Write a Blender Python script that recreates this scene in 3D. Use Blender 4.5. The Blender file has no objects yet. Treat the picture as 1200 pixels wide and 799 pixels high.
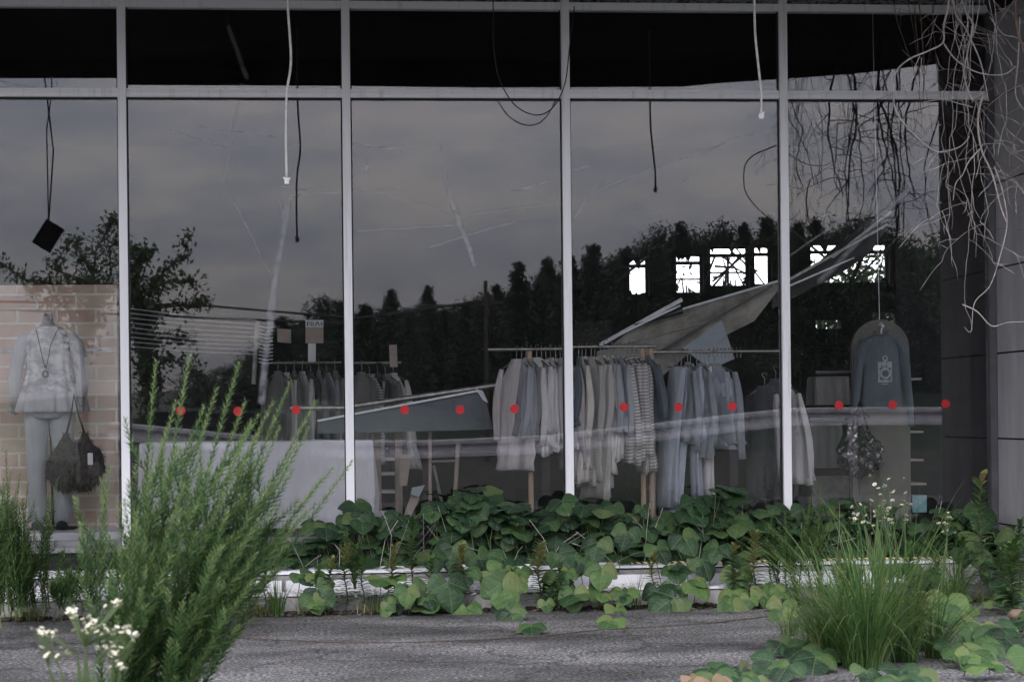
import bpy, math, random
from math import sin, cos, pi, radians
from mathutils import Vector, Matrix, Euler, Quaternion
V = Vector
R = random.Random(11)
col = bpy.context.scene.collection
sc = bpy.context.scene

# ------------------------------------------------------------------ camera
YAW, ROLL, SHIFT, FPX, DCAM, HCAM = radians(5.12), radians(-0.62), 0.0733, 2400.0, 14.1, 1.25
cam_rot = (Matrix.Rotation(-YAW, 3, 'Z') @ Matrix.Rotation(pi/2, 3, 'X') @ Matrix.Rotation(ROLL, 3, 'Z'))
CAM = V((0, -DCAM, HCAM))
def P(u, v, y=0.0):
    """world point on the vertical plane at depth y that the photograph shows at (u, v)"""
    d = cam_rot @ V(((u-600)/FPX, (399.5-v)/FPX + SHIFT*1200/FPX, -1.0))
    t = (y - CAM.y)/d.y
    return CAM + d*t
def PG(u, v, z=0.0):
    """world point at height z seen at (u, v)"""
    d = cam_rot @ V(((u-600)/FPX, (399.5-v)/FPX + SHIFT*1200/FPX, -1.0))
    t = (z - CAM.z)/d.z
    return CAM + d*t
def MIR(u, v, dist):
    """a point dist in front of the glass whose mirror image is seen at (u, v)"""
    p = P(u, v, dist); return V((p.x, -dist, p.z))

cd = bpy.data.cameras.new('camera'); cam = bpy.data.objects.new('camera', cd); col.objects.link(cam)
cam.location = CAM; cam.rotation_euler = cam_rot.to_euler()
cd.sensor_width = 36; cd.lens = FPX/1200*36; cd.shift_y = SHIFT; cd.clip_end = 3000; cd.clip_start = .1
cd.dof.use_dof = True; cd.dof.focus_distance = 13.9; cd.dof.aperture_fstop = 5.0
sc.camera = cam

# ------------------------------------------------------------------ helpers
def tag(o, label=None, cat=None, group=None, kind=None):
    if label: o['label'] = label
    if cat: o['category'] = cat
    if group: o['group'] = group
    if kind: o['kind'] = kind
    return o
def empty(name, loc=(0,0,0), rz=0, **k):
    o = bpy.data.objects.new(name, None); col.objects.link(o); o.location = loc; o.rotation_euler.z = rz
    o.empty_display_size = .1
    return tag(o, **k)
class MB:
    def __init__(s): s.v=[]; s.f=[]; s.m=[]; s.uv=[]; s.has=False
    def add(s, vs, fs, mi=0, uvs=None):
        b=len(s.v); s.v += [tuple(x) for x in vs]
        for f in fs:
            s.f.append([b+i for i in f]); s.m.append(mi)
            if uvs: s.uv += [uvs[i] for i in f]; s.has=True
            else: s.uv += [(0.5,0.5)]*len(f)
        return s
    def box(s, lo, hi, mi=0, mat=None):
        x0,y0,z0=lo; x1,y1,z1=hi
        vs=[V(p) for p in ((x0,y0,z0),(x1,y0,z0),(x1,y1,z0),(x0,y1,z0),(x0,y0,z1),(x1,y0,z1),(x1,y1,z1),(x0,y1,z1))]
        if mat: vs=[mat@p for p in vs]
        return s.add(vs, [(0,3,2,1),(4,5,6,7),(0,1,5,4),(1,2,6,5),(2,3,7,6),(3,0,4,7)], mi)
    def bar(s, a, b, w, h, mi=0, up=V((0,0,1))):
        """box beam from a to b, w across, h along up"""
        a=V(a); b=V(b); d=(b-a); L=d.length; d.normalize()
        x=d.cross(up)
        if x.length<1e-4: x=d.cross(V((0,1,0)))
        x.normalize(); u=x.cross(d)
        vs=[a+x*(sx*w/2)+u*(sz*h/2)+d*(t*L) for t in (0,1) for sx,sz in ((-1,-1),(1,-1),(1,1),(-1,1))]
        return s.add(vs, [(0,1,2,3),(7,6,5,4),(0,4,5,1),(1,5,6,2),(2,6,7,3),(3,7,4,0)], mi)
    def tube(s, pts, r, n=6, mi=0, caps=True):
        pts=[V(p) for p in pts]; k=len(pts)
        rs = r if isinstance(r,(list,tuple)) else [r]*k
        t=(pts[1]-pts[0]).normalized(); x=t.orthogonal().normalized(); vs=[]
        for i,p in enumerate(pts):
            if i<k-1: t=(pts[i+1]-p)
            if i>0 and i<k-1: t=(pts[i+1]-pts[i-1])
            if i==k-1: t=(p-pts[i-1])
            if t.length<1e-7: t=V((0,0,1))
            t=t.normalized()
            x=(x-t*x.dot(t)); x = x.normalized() if x.length>1e-5 else t.orthogonal().normalized()
            y=t.cross(x)
            for j in range(n):
                a=2*pi*j/n; vs.append(p+(x*cos(a)+y*sin(a))*rs[i])
        fs=[(i*n+j,i*n+(j+1)%n,(i+1)*n+(j+1)%n,(i+1)*n+j) for i in range(k-1) for j in range(n)]
        if caps: fs += [tuple(range(n-1,-1,-1)), tuple((k-1)*n+j for j in range(n))]
        return s.add(vs,fs,mi)
    def loft(s, rings, mi=0, cap0=True, cap1=True):
        n=len(rings[0]); vs=[p for r in rings for p in r]; k=len(rings)
        fs=[(i*n+j,i*n+(j+1)%n,(i+1)*n+(j+1)%n,(i+1)*n+j) for i in range(k-1) for j in range(n)]
        if cap0: fs.append(tuple(range(n-1,-1,-1)))
        if cap1: fs.append(tuple((k-1)*n+j for j in range(n)))
        return s.add(vs,fs,mi)
    def prism(s, pts, off, mi=0):
        """flat outline pts (3d) given thickness off (3d vector)"""
        n=len(pts); off=V(off); pts=[V(p) for p in pts]
        return s.add(pts+[p+off for p in pts], [tuple(range(n)), tuple(range(2*n-1,n-1,-1))]+[(i,i+n,(i+1)%n+n,(i+1)%n) for i in range(n)], mi)
    def ball(s, c, r, sq=(1,1,1), seg=8, rg=6, mi=0):
        c=V(c); vs=[c+V((0,0,r*sq[2]))]; 
        for i in range(1,rg):
            a=pi*i/rg
            for j in range(seg):
                b=2*pi*j/seg; vs.append(c+V((r*sq[0]*sin(a)*cos(b), r*sq[1]*sin(a)*sin(b), r*sq[2]*cos(a))))
        vs.append(c-V((0,0,r*sq[2]))); L=len(vs)-1
        fs=[(0,1+j,1+(j+1)%seg) for j in range(seg)]
        for i in range(rg-2):
            for j in range(seg):
                a=1+i*seg+j; b=1+i*seg+(j+1)%seg; fs.append((a,a+seg,b+seg,b))
        fs += [(L, L-seg+(j+1)%seg, L-seg+j) for j in range(seg)]
        return s.add(vs,fs,mi)
    def build(s, name, mats, parent=None, smooth=False, **k):
        me=bpy.data.meshes.new(name); me.from_pydata(s.v,[],s.f)
        if not isinstance(mats,(list,tuple)): mats=[mats]
        for m in mats: me.materials.append(m)
        me.polygons.foreach_set('material_index', s.m)
        if smooth: me.polygons.foreach_set('use_smooth',[True]*len(s.f))
        if s.has:
            uv=me.uv_layers.new(name='UVMap'); flat=[c for p in s.uv for c in p]; uv.data.foreach_set('uv', flat)
        me.update()
        o=bpy.data.objects.new(name, me); col.objects.link(o)
        if parent is not None: o.parent=parent
        return tag(o, **k)
def children(o): return [c for c in bpy.data.objects if c.parent is o]
def copy_tree(o, parent=None):
    c=o.copy(); col.objects.link(c); c.parent=parent
    for ch in children(o): copy_tree(ch, c)
    return c
def rnd(a,b): return R.uniform(a,b)

# ------------------------------------------------------------------ materials
def newmat(name):
    m=bpy.data.materials.new(name); m.use_nodes=True; nt=m.node_tree; nt.nodes.clear()
    out=nt.nodes.new('ShaderNodeOutputMaterial'); return m,nt,out
def N(nt,t,**k):
    n=nt.nodes.new(t)
    for a,b in k.items():
        if a.startswith('i_'):
            key=a[2:]; n.inputs[int(key) if key.isdigit() else key].default_value=b
        else: setattr(n,a,b)
    return n
def ramp(nt, stops, interp='LINEAR'):
    n=nt.nodes.new('ShaderNodeValToRGB'); cr=n.color_ramp; cr.interpolation=interp
    while len(cr.elements)<len(stops): cr.elements.new(.5)
    for e,(p,c) in zip(cr.elements,stops): e.position=p; e.color=(*c,1) if len(c)==3 else c
    return n
def mat(name, c1, c2=None, scale=6, rough=.7, metal=0, stretch=(1,1,1), bump=0, bscale=60, detail=6, lo=.35, hi=.65, spec=.4, sheen=0, island=0):
    m,nt,out=newmat(name); b=N(nt,'ShaderNodeBsdfPrincipled'); nt.links.new(b.outputs[0],out.inputs[0])
    b.inputs['Roughness'].default_value=rough; b.inputs['Metallic'].default_value=metal; b.inputs['Specular IOR Level'].default_value=spec
    if sheen: b.inputs['Sheen Weight'].default_value=sheen
    tc=N(nt,'ShaderNodeTexCoord'); mp=N(nt,'ShaderNodeMapping'); mp.inputs['Scale'].default_value=stretch
    nt.links.new(tc.outputs['Object'],mp.inputs[0])
    if c2 is None: c2=tuple(x*.8 for x in c1)
    no=N(nt,'ShaderNodeTexNoise'); no.inputs['Scale'].default_value=scale; no.inputs['Detail'].default_value=detail; no.inputs['Roughness'].default_value=.65
    nt.links.new(mp.outputs[0],no.inputs[0])
    cr=ramp(nt,[(lo,c2),(hi,c1)]); nt.links.new(no.outputs[0],cr.inputs[0])
    src=cr.outputs[0]
    if island:
        g=N(nt,'ShaderNodeNewGeometry'); mr=N(nt,'ShaderNodeMapRange'); mr.inputs[3].default_value=1-island; mr.inputs[4].default_value=1+island
        nt.links.new(g.outputs['Random Per Island'],mr.inputs[0])
        mx=N(nt,'ShaderNodeVectorMath',operation='SCALE'); nt.links.new(src,mx.inputs[0]); nt.links.new(mr.outputs[0],mx.inputs['Scale']); src=mx.outputs[0]
    nt.links.new(src,b.inputs['Base Color'])
    if bump:
        n2=N(nt,'ShaderNodeTexNoise'); n2.inputs['Scale'].default_value=bscale; n2.inputs['Detail'].default_value=4
        nt.links.new(mp.outputs[0],n2.inputs[0])
        bp=N(nt,'ShaderNodeBump'); bp.inputs['Strength'].default_value=bump; bp.inputs['Distance'].default_value=.01
        nt.links.new(n2.outputs[0],bp.inputs['Height']); nt.links.new(bp.outputs[0],b.inputs['Normal'])
    return m
def leafmat(name, stops, rough=.5, trans=.3, veins=False, nscale=9):
    """foliage: every leaf (mesh island) takes its own tone; some light passes through"""
    m,nt,out=newmat(name); g=N(nt,'ShaderNodeNewGeometry'); tc=N(nt,'ShaderNodeTexCoord')
    no=N(nt,'ShaderNodeTexNoise'); no.inputs['Scale'].default_value=nscale; nt.links.new(tc.outputs['Object'],no.inputs[0])
    ad=N(nt,'ShaderNodeMath',operation='MULTIPLY_ADD'); ad.inputs[1].default_value=.78; nt.links.new(g.outputs['Random Per Island'],ad.inputs[0])
    sb=N(nt,'ShaderNodeMath',operation='MULTIPLY'); sb.inputs[1].default_value=.28; nt.links.new(no.outputs[0],sb.inputs[0]); nt.links.new(sb.outputs[0],ad.inputs[2])
    cr=ramp(nt,stops); nt.links.new(ad.outputs[0],cr.inputs[0]); colr=cr.outputs[0]
    b=N(nt,'ShaderNodeBsdfPrincipled'); b.inputs['Roughness'].default_value=rough; b.inputs['Specular IOR Level'].default_value=.35
    if veins:
        uv=N(nt,'ShaderNodeUVMap'); sp=N(nt,'ShaderNodeSeparateXYZ'); nt.links.new(uv.outputs[0],sp.inputs[0])
        def mth(op,a,bv=None,cv=None):
            n=N(nt,'ShaderNodeMath',operation=op)
            for i,x in enumerate((a,bv,cv)):
                if x is None: continue
                if isinstance(x,(int,float)): n.inputs[i].default_value=x
                else: nt.links.new(x,n.inputs[i])
            return n.outputs[0]
        au=mth('ABSOLUTE',mth('SUBTRACT',sp.outputs[0],.5))
        mid=mth('LESS_THAN',au,.014)
        fr=mth('FRACT',mth('MULTIPLY',mth('MULTIPLY_ADD',au,-.9,sp.outputs[1]),6.0))
        side=mth('LESS_THAN',fr,.09)
        vein=mth('MAXIMUM',mid,mth('MULTIPLY',side,.6))
        mx=N(nt,'ShaderNodeMixRGB',blend_type='MIX'); mx.inputs[2].default_value=(.16,.24,.09,1)
        nt.links.new(mth('MULTIPLY',vein,.55),mx.inputs[0]); nt.links.new(colr,mx.inputs[1]); colr=mx.outputs[0]
        bp=N(nt,'ShaderNodeBump'); bp.inputs['Strength'].default_value=.5; bp.inputs['Distance'].default_value=.004; bp.invert=True
        nt.links.new(vein,bp.inputs['Height']); nt.links.new(bp.outputs[0],b.inputs['Normal'])
    nt.links.new(colr,b.inputs['Base Color'])
    t=N(nt,'ShaderNodeBsdfTranslucent'); nt.links.new(colr,t.inputs[0])
    ms=N(nt,'ShaderNodeMixShader'); ms.inputs[0].default_value=trans
    nt.links.new(b.outputs[0],ms.inputs[1]); nt.links.new(t.outputs[0],ms.inputs[2]); nt.links.new(ms.outputs[0],out.inputs[0])
    return m
def fabric(name, c1, c2=None, stripes=None, rough=.95):
    """cloth with soft dirt blotches and, for some, woven stripes"""
    m=mat(name,c1,c2 or tuple(x*.72 for x in c1),scale=5,rough=rough,spec=.1,bump=.9,bscale=26,stretch=(1,1,.35),sheen=.15)
    if stripes:
        nt=m.node_tree; b=[n for n in nt.nodes if n.type=='BSDF_PRINCIPLED'][0]; src=b.inputs['Base Color'].links[0].from_socket
        tc=N(nt,'ShaderNodeTexCoord'); w=N(nt,'ShaderNodeTexWave'); w.bands_direction='Z'; w.inputs['Scale'].default_value=stripes[0]; w.inputs['Distortion'].default_value=.8
        w.inputs['Detail'].default_value=0
        nt.links.new(tc.outputs['Object'],w.inputs[0])
        cr=ramp(nt,[(.45,(0,0,0)),(.6,(1,1,1))]); nt.links.new(w.outputs[0],cr.inputs[0])
        mx=N(nt,'ShaderNodeMixRGB'); mx.inputs[2].default_value=(*stripes[1],1)
        nt.links.new(cr.outputs[0],mx.inputs[0]); nt.links.new(src,mx.inputs[1]); nt.links.new(mx.outputs[0],b.inputs['Base Color'])
    return m

M = {}
M['alu']=mat('white_aluminium',(.90,.90,.92),(.70,.69,.68),scale=12,rough=.45,stretch=(1.6,1,.07),lo=.30,hi=.47,spec=.5,detail=9)
M['alu_dark']=mat('grey_aluminium',(.12,.12,.13),(.08,.08,.09),scale=4,rough=.5)
M['alu_sill']=mat('dirty_sill_metal',(.22,.22,.23),(.08,.08,.085),scale=7,rough=.6,stretch=(.4,1,1),detail=9)
M['gasket']=mat('black_gasket',(.012,.012,.014),rough=.6)
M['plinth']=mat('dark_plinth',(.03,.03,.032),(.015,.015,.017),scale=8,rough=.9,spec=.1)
M['wallpanel']=mat('grey_wall_panel',(.42,.415,.43),(.27,.265,.275),scale=4,rough=.75,stretch=(1,1,.25),bump=.05,detail=9,lo=.3,hi=.7)
M['concrete']=mat('pale_concrete',(.42,.41,.41),(.20,.20,.20),scale=7,rough=.9,bump=.5,bscale=50,detail=10)
M['plank']=mat('off_white_cladding',(.85,.85,.90),(.40,.40,.42),scale=9,rough=.55,stretch=(.25,1.5,1.5),detail=10,lo=.28,hi=.48)
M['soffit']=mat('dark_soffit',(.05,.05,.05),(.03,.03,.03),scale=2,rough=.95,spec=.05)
M['fascia']=mat('mouldy_panel',(.26,.28,.275),(.03,.036,.036),scale=26,rough=.8,stretch=(1,1,2.2),detail=10,lo=.42,hi=.55)
M['room']=mat('sooty_wall',(.030,.029,.029),(.015,.015,.015),scale=1.5,rough=.95,spec=.05,detail=8)  # even near-black colour chosen to keep the room dark
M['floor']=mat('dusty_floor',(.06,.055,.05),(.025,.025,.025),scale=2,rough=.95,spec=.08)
M['ceil_board']=mat('stained_ceiling_board',(.46,.44,.395),(.20,.19,.17),scale=4,rough=.9,stretch=(1,1,1),detail=10,bump=.2)
M['ceil_back']=mat('dark_ceiling_sheet',(.075,.073,.075),(.04,.04,.042),scale=5,rough=.6,detail=8)
M['bluegrey']=mat('blue_grey_board',(.42,.48,.53),(.34,.39,.43),scale=3,rough=.7)
M['greypanel']=mat('slate_grey_panel',(.13,.15,.17),(.10,.115,.13),scale=3,rough=.5)
M['bright']=mat('bright_metal_profile',(.75,.78,.82),(.55,.57,.6),scale=9,rough=.35,metal=.3)
M['steel']=mat('tarnished_steel',(.35,.34,.33),(.2,.19,.18),scale=20,rough=.4,metal=.6)
M['wood']=mat('pale_wood',(.62,.47,.35),(.42,.31,.22),scale=6,rough=.6,stretch=(4,4,.4))
M['beige']=mat('beige_board',(.46,.38,.33),(.36,.3,.26),scale=4,rough=.7)
M['whitecloth']=fabric('white_table_cloth',(.88,.88,.93),(.74,.74,.79))
M['white']=mat('white_card',(.75,.75,.77),(.6,.6,.62),scale=5,rough=.6)
M['cable_white']=mat('white_cable',(.62,.61,.58),(.4,.39,.37),scale=30,rough=.5)
M['cable_black']=mat('black_cable',(.012,.012,.013),rough=.5)
M['red']=mat('red_vinyl',(.58,.016,.022),(.40,.012,.018),scale=60,rough=.5)
M['vine']=mat('dry_vine_bark',(.42,.39,.37),(.20,.18,.17),scale=18,rough=.9,detail=6)
M['vine_brown']=mat('brown_and_backlit_vine_bark',(.17,.12,.10),(.09,.065,.055),scale=18,rough=.9)
M['dark']=mat('dark_object',(.02,.02,.022),(.01,.01,.012),scale=10,rough=.9,spec=.1)
M['fur']=mat('dark_fur_fabric',(.085,.072,.066),(.015,.013,.013),scale=34,rough=.95,bump=1,bscale=60,detail=8)
M['skin']=mat('grey_mannequin_skin',(.25,.24,.235),(.2,.19,.19),scale=5,rough=.6)
M['bark']=mat('tree_bark',(.07,.055,.045),(.03,.025,.02),scale=6,rough=.9,stretch=(3,3,.5))
M['stem_green']=mat('green_stem',(.10,.15,.055),(.06,.09,.035),scale=10,rough=.6)
M['stem_red']=mat('reddish_stem',(.09,.055,.035),(.05,.04,.025),scale=10,rough=.6)
M['petal']=mat('white_petals',(.82,.82,.80),(.7,.7,.68),scale=20,rough=.6)
M['yellow']=mat('yellow_disc',(.55,.42,.05),(.4,.3,.04),scale=20,rough=.8)
M['soil']=mat('dark_soil',(.06,.048,.035),(.02,.016,.012),scale=25,rough=1,bump=1,bscale=60)
M['kudzu']=leafmat('kudzu_leaf_shaded',[(.12,(.008,.024,.012)),(.4,(.015,.043,.019)),(.66,(.028,.070,.027)),(.85,(.050,.10,.034)),(.99,(.12,.145,.05))],veins=True,trans=.2)  # canopy shade over the bed put into this darker leaf green
M['kudzu_bright']=leafmat('kudzu_leaf_bright',[(.1,(.036,.082,.028)),(.45,(.064,.130,.040)),(.75,(.105,.180,.055)),(.99,(.18,.195,.08))],veins=True,trans=.25)
M['kudzu_dry']=leafmat('withered_leaf',[(.1,(.05,.07,.025)),(.45,(.11,.10,.045)),(.75,(.20,.14,.08)),(1,(.30,.20,.15))],veins=True,trans=.2)
M['needle']=leafmat('shrub_leaf_green',[(.1,(.018,.052,.018)),(.45,(.040,.10,.028)),(.8,(.09,.17,.045)),(1,(.20,.24,.08))],trans=.3)
M['needle_tip']=leafmat('shrub_tip_green',[(.1,(.07,.135,.04)),(.6,(.135,.215,.07)),(1,(.27,.31,.12))],trans=.35)
M['weed']=leafmat('weed_leaf_green',[(.1,(.045,.10,.03)),(.6,(.08,.155,.045)),(1,(.15,.20,.07))],trans=.3)
M['weed_red']=leafmat('weed_leaf_reddish',[(.1,(.13,.19,.06)),(.6,(.22,.23,.085)),(1,(.34,.24,.12))],trans=.3)
M['grass']=leafmat('grass_blade_green',[(.1,(.035,.085,.025)),(.5,(.065,.14,.035)),(.85,(.12,.20,.06)),(1,(.36,.34,.16))],trans=.35,nscale=4)
M['grass_dry']=leafmat('grass_blade_yellow',[(.1,(.08,.12,.03)),(.5,(.16,.20,.06)),(1,(.42,.36,.2))],trans=.3)
M['conifer']=leafmat('conifer_needles',[(.1,(.012,.022,.012)),(.6,(.022,.04,.02)),(1,(.04,.06,.03))],trans=.1)
M['broadleaf']=leafmat('tree_leaf_green',[(.1,(.02,.045,.015)),(.6,(.04,.075,.022)),(1,(.07,.11,.035))],trans=.2)
# ------------------------------------------------------------------ special materials
def asphalt():
    m,nt,out=newmat('worn_asphalt'); b=N(nt,'ShaderNodeBsdfPrincipled'); nt.links.new(b.outputs[0],out.inputs[0]); b.inputs['Roughness'].default_value=.85
    b.inputs['Specular IOR Level'].default_value=.3
    g=N(nt,'ShaderNodeNewGeometry')
    def noise(scale,stretch,detail=6,rough=.6):
        mp=N(nt,'ShaderNodeMapping'); mp.inputs['Scale'].default_value=stretch; nt.links.new(g.outputs['Position'],mp.inputs[0])
        n=N(nt,'ShaderNodeTexNoise'); n.inputs['Scale'].default_value=scale; n.inputs['Detail'].default_value=detail; n.inputs['Roughness'].default_value=rough
        nt.links.new(mp.outputs[0],n.inputs[0]); return n.outputs[0]
    a=ramp(nt,[(.34,(.062,.061,.063)),(.50,(.132,.130,.133)),(.68,(.215,.21,.216))]); nt.links.new(noise(1.3,(.8,1.1,1),8,.65),a.inputs[0])
    st=ramp(nt,[(.38,(.42,.42,.42)),(.58,(1,1,1))]); nt.links.new(noise(1.0,(.5,1.2,1),8,.65),st.inputs[0])
    mx=N(nt,'ShaderNodeMixRGB',blend_type='MULTIPLY'); mx.inputs[0].default_value=.8; nt.links.new(a.outputs[0],mx.inputs[1]); nt.links.new(st.outputs[0],mx.inputs[2])
    sp=ramp(nt,[(.40,(.25,.25,.25)),(.5,(.85,.85,.85)),(.60,(1.9,1.9,1.9)),(.70,(4,4,4))]); nt.links.new(noise(48,(1,1,1),2,.85),sp.inputs[0])
    m2=N(nt,'ShaderNodeMixRGB',blend_type='MULTIPLY'); m2.inputs[0].default_value=.9; nt.links.new(mx.outputs[0],m2.inputs[1]); nt.links.new(sp.outputs[0],m2.inputs[2])
    vo=N(nt,'ShaderNodeTexVoronoi',feature='DISTANCE_TO_EDGE'); vo.inputs['Scale'].default_value=.75
    mp=N(nt,'ShaderNodeMapping'); mp.inputs['Scale'].default_value=(1,1,1); 
    wn=N(nt,'ShaderNodeTexNoise'); wn.inputs['Scale'].default_value=3; wn.inputs['Detail'].default_value=6; nt.links.new(g.outputs['Position'],wn.inputs[0])
    vm=N(nt,'ShaderNodeVectorMath',operation='MULTIPLY_ADD'); vm.inputs[1].default_value=(.5,.5,.5); nt.links.new(wn.outputs['Color'],vm.inputs[0]); nt.links.new(g.outputs['Position'],vm.inputs[2])
    nt.links.new(vm.outputs[0],vo.inputs['Vector'])
    cr=ramp(nt,[(.0,(.25,.25,.25)),(.018,(1,1,1))]); nt.links.new(vo.outputs[0],cr.inputs[0])
    m3=N(nt,'ShaderNodeMixRGB',blend_type='MULTIPLY'); m3.inputs[0].default_value=.8; nt.links.new(m2.outputs[0],m3.inputs[1]); nt.links.new(cr.outputs[0],m3.inputs[2])
    nt.links.new(m3.outputs[0],b.inputs['Base Color'])
    bp=N(nt,'ShaderNodeBump'); bp.inputs['Strength'].default_value=.9; bp.inputs['Distance'].default_value=.012
    nt.links.new(noise(70,(1,1,1),3,.8),bp.inputs['Height']); nt.links.new(bp.outputs[0],b.inputs['Normal'])
    return m
M['asphalt']=asphalt()
def brick():
    m,nt,out=newmat('faded_brick_facing'); b=N(nt,'ShaderNodeBsdfPrincipled'); nt.links.new(b.outputs[0],out.inputs[0]); b.inputs['Roughness'].default_value=.85
    g=N(nt,'ShaderNodeNewGeometry'); s=N(nt,'ShaderNodeSeparateXYZ'); c=N(nt,'ShaderNodeCombineXYZ'); nt.links.new(g.outputs['Position'],s.inputs[0])
    nt.links.new(s.outputs[0],c.inputs[0]); nt.links.new(s.outputs[2],c.inputs[1])
    br=N(nt,'ShaderNodeTexBrick'); br.inputs['Scale'].default_value=1; br.inputs['Brick Width'].default_value=.275; br.inputs['Row Height'].default_value=.1025
    br.inputs['Mortar Size'].default_value=.011; br.inputs['Mortar Smooth'].default_value=.3
    br.inputs['Color1'].default_value=(.58,.39,.32,1); br.inputs['Color2'].default_value=(.66,.55,.44,1); br.inputs['Mortar'].default_value=(.78,.74,.68,1)
    nt.links.new(c.outputs[0],br.inputs[0])
    no=N(nt,'ShaderNodeTexNoise'); no.inputs['Scale'].default_value=2.2; no.inputs['Detail'].default_value=8; nt.links.new(g.outputs['Position'],no.inputs[0])
    cr=ramp(nt,[(.38,(.66,.64,.58)),(.62,(1,1,1))]); nt.links.new(no.outputs[0],cr.inputs[0])
    n2=N(nt,'ShaderNodeTexNoise'); n2.inputs['Scale'].default_value=14; n2.inputs['Detail'].default_value=5; nt.links.new(g.outputs['Position'],n2.inputs[0])
    fr=ramp(nt,[(.4,(0,0,0)),(.75,(.55,.55,.55))]); nt.links.new(n2.outputs[0],fr.inputs[0])
    mx=N(nt,'ShaderNodeMixRGB'); mx.inputs[2].default_value=(.62,.56,.48,1); nt.links.new(fr.outputs[0],mx.inputs[0]); nt.links.new(br.outputs[0],mx.inputs[1])
    m2=N(nt,'ShaderNodeMixRGB',blend_type='MULTIPLY'); m2.inputs[0].default_value=1; nt.links.new(mx.outputs[0],m2.inputs[1]); nt.links.new(cr.outputs[0],m2.inputs[2])
    nt.links.new(m2.outputs[0],b.inputs['Base Color'])
    bp=N(nt,'ShaderNodeBump'); bp.invert=True; bp.inputs['Strength'].default_value=.5; bp.inputs['Distance'].default_value=.01; nt.links.new(br.outputs['Fac'],bp.inputs['Height']); nt.links.new(bp.outputs[0],b.inputs['Normal'])
    return m
M['brick']=brick()

SCR=[((-5,94),(128,121),.010,.22),((60,92),(66,97),.02,.2),((200,152),(262,172),.008,.30),((235,148),(322,160),.008,.28),((268,33),(290,92),.026,.10),((283,100),(262,215),.022,.10),
 ((338,236),(320,342),.030,.26),((320,342),(306,470),.036,.24),((328,236),(333,262),.012,.18),((275,238),(300,285),.008,.16),((330,220),(402,228),.007,.18),((262,214),(322,330),.007,.10),((340,232),(402,222),.008,.14),
 ((412,169),(472,176),.008,.34),((431,174),(429,206),.010,.30),((515,163),(527,230),.018,.22),((527,230),(556,310),.024,.34),((504,290),(604,260),.012,.18),((597,226),(640,214),.012,.30),((412,272),(530,264),.007,.25),((412,224),(470,221),.006,.2),((440,225),(545,255),.008,.10),((530,255),(655,238),.010,.10),
 ((670,200),(688,195),.014,.25),((672,258),(703,210),.018,.20),((700,222),(800,186),.018,.16),((800,186),(912,146),.016,.20),((800,215),(812,206),.008,.25),
 ((1100,188),(1020,268),.030,.28),((1020,268),(960,330),.03,.16),((1100,186),(1074,272),.014,.20),((958,257),(974,249),.012,.35),((1100,120),(1165,180),.01,.08),((925,300),(1060,205),.012,.14),((1040,200),(1098,140),.02,.1)]
GLASS_GAIN=1.05
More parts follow.
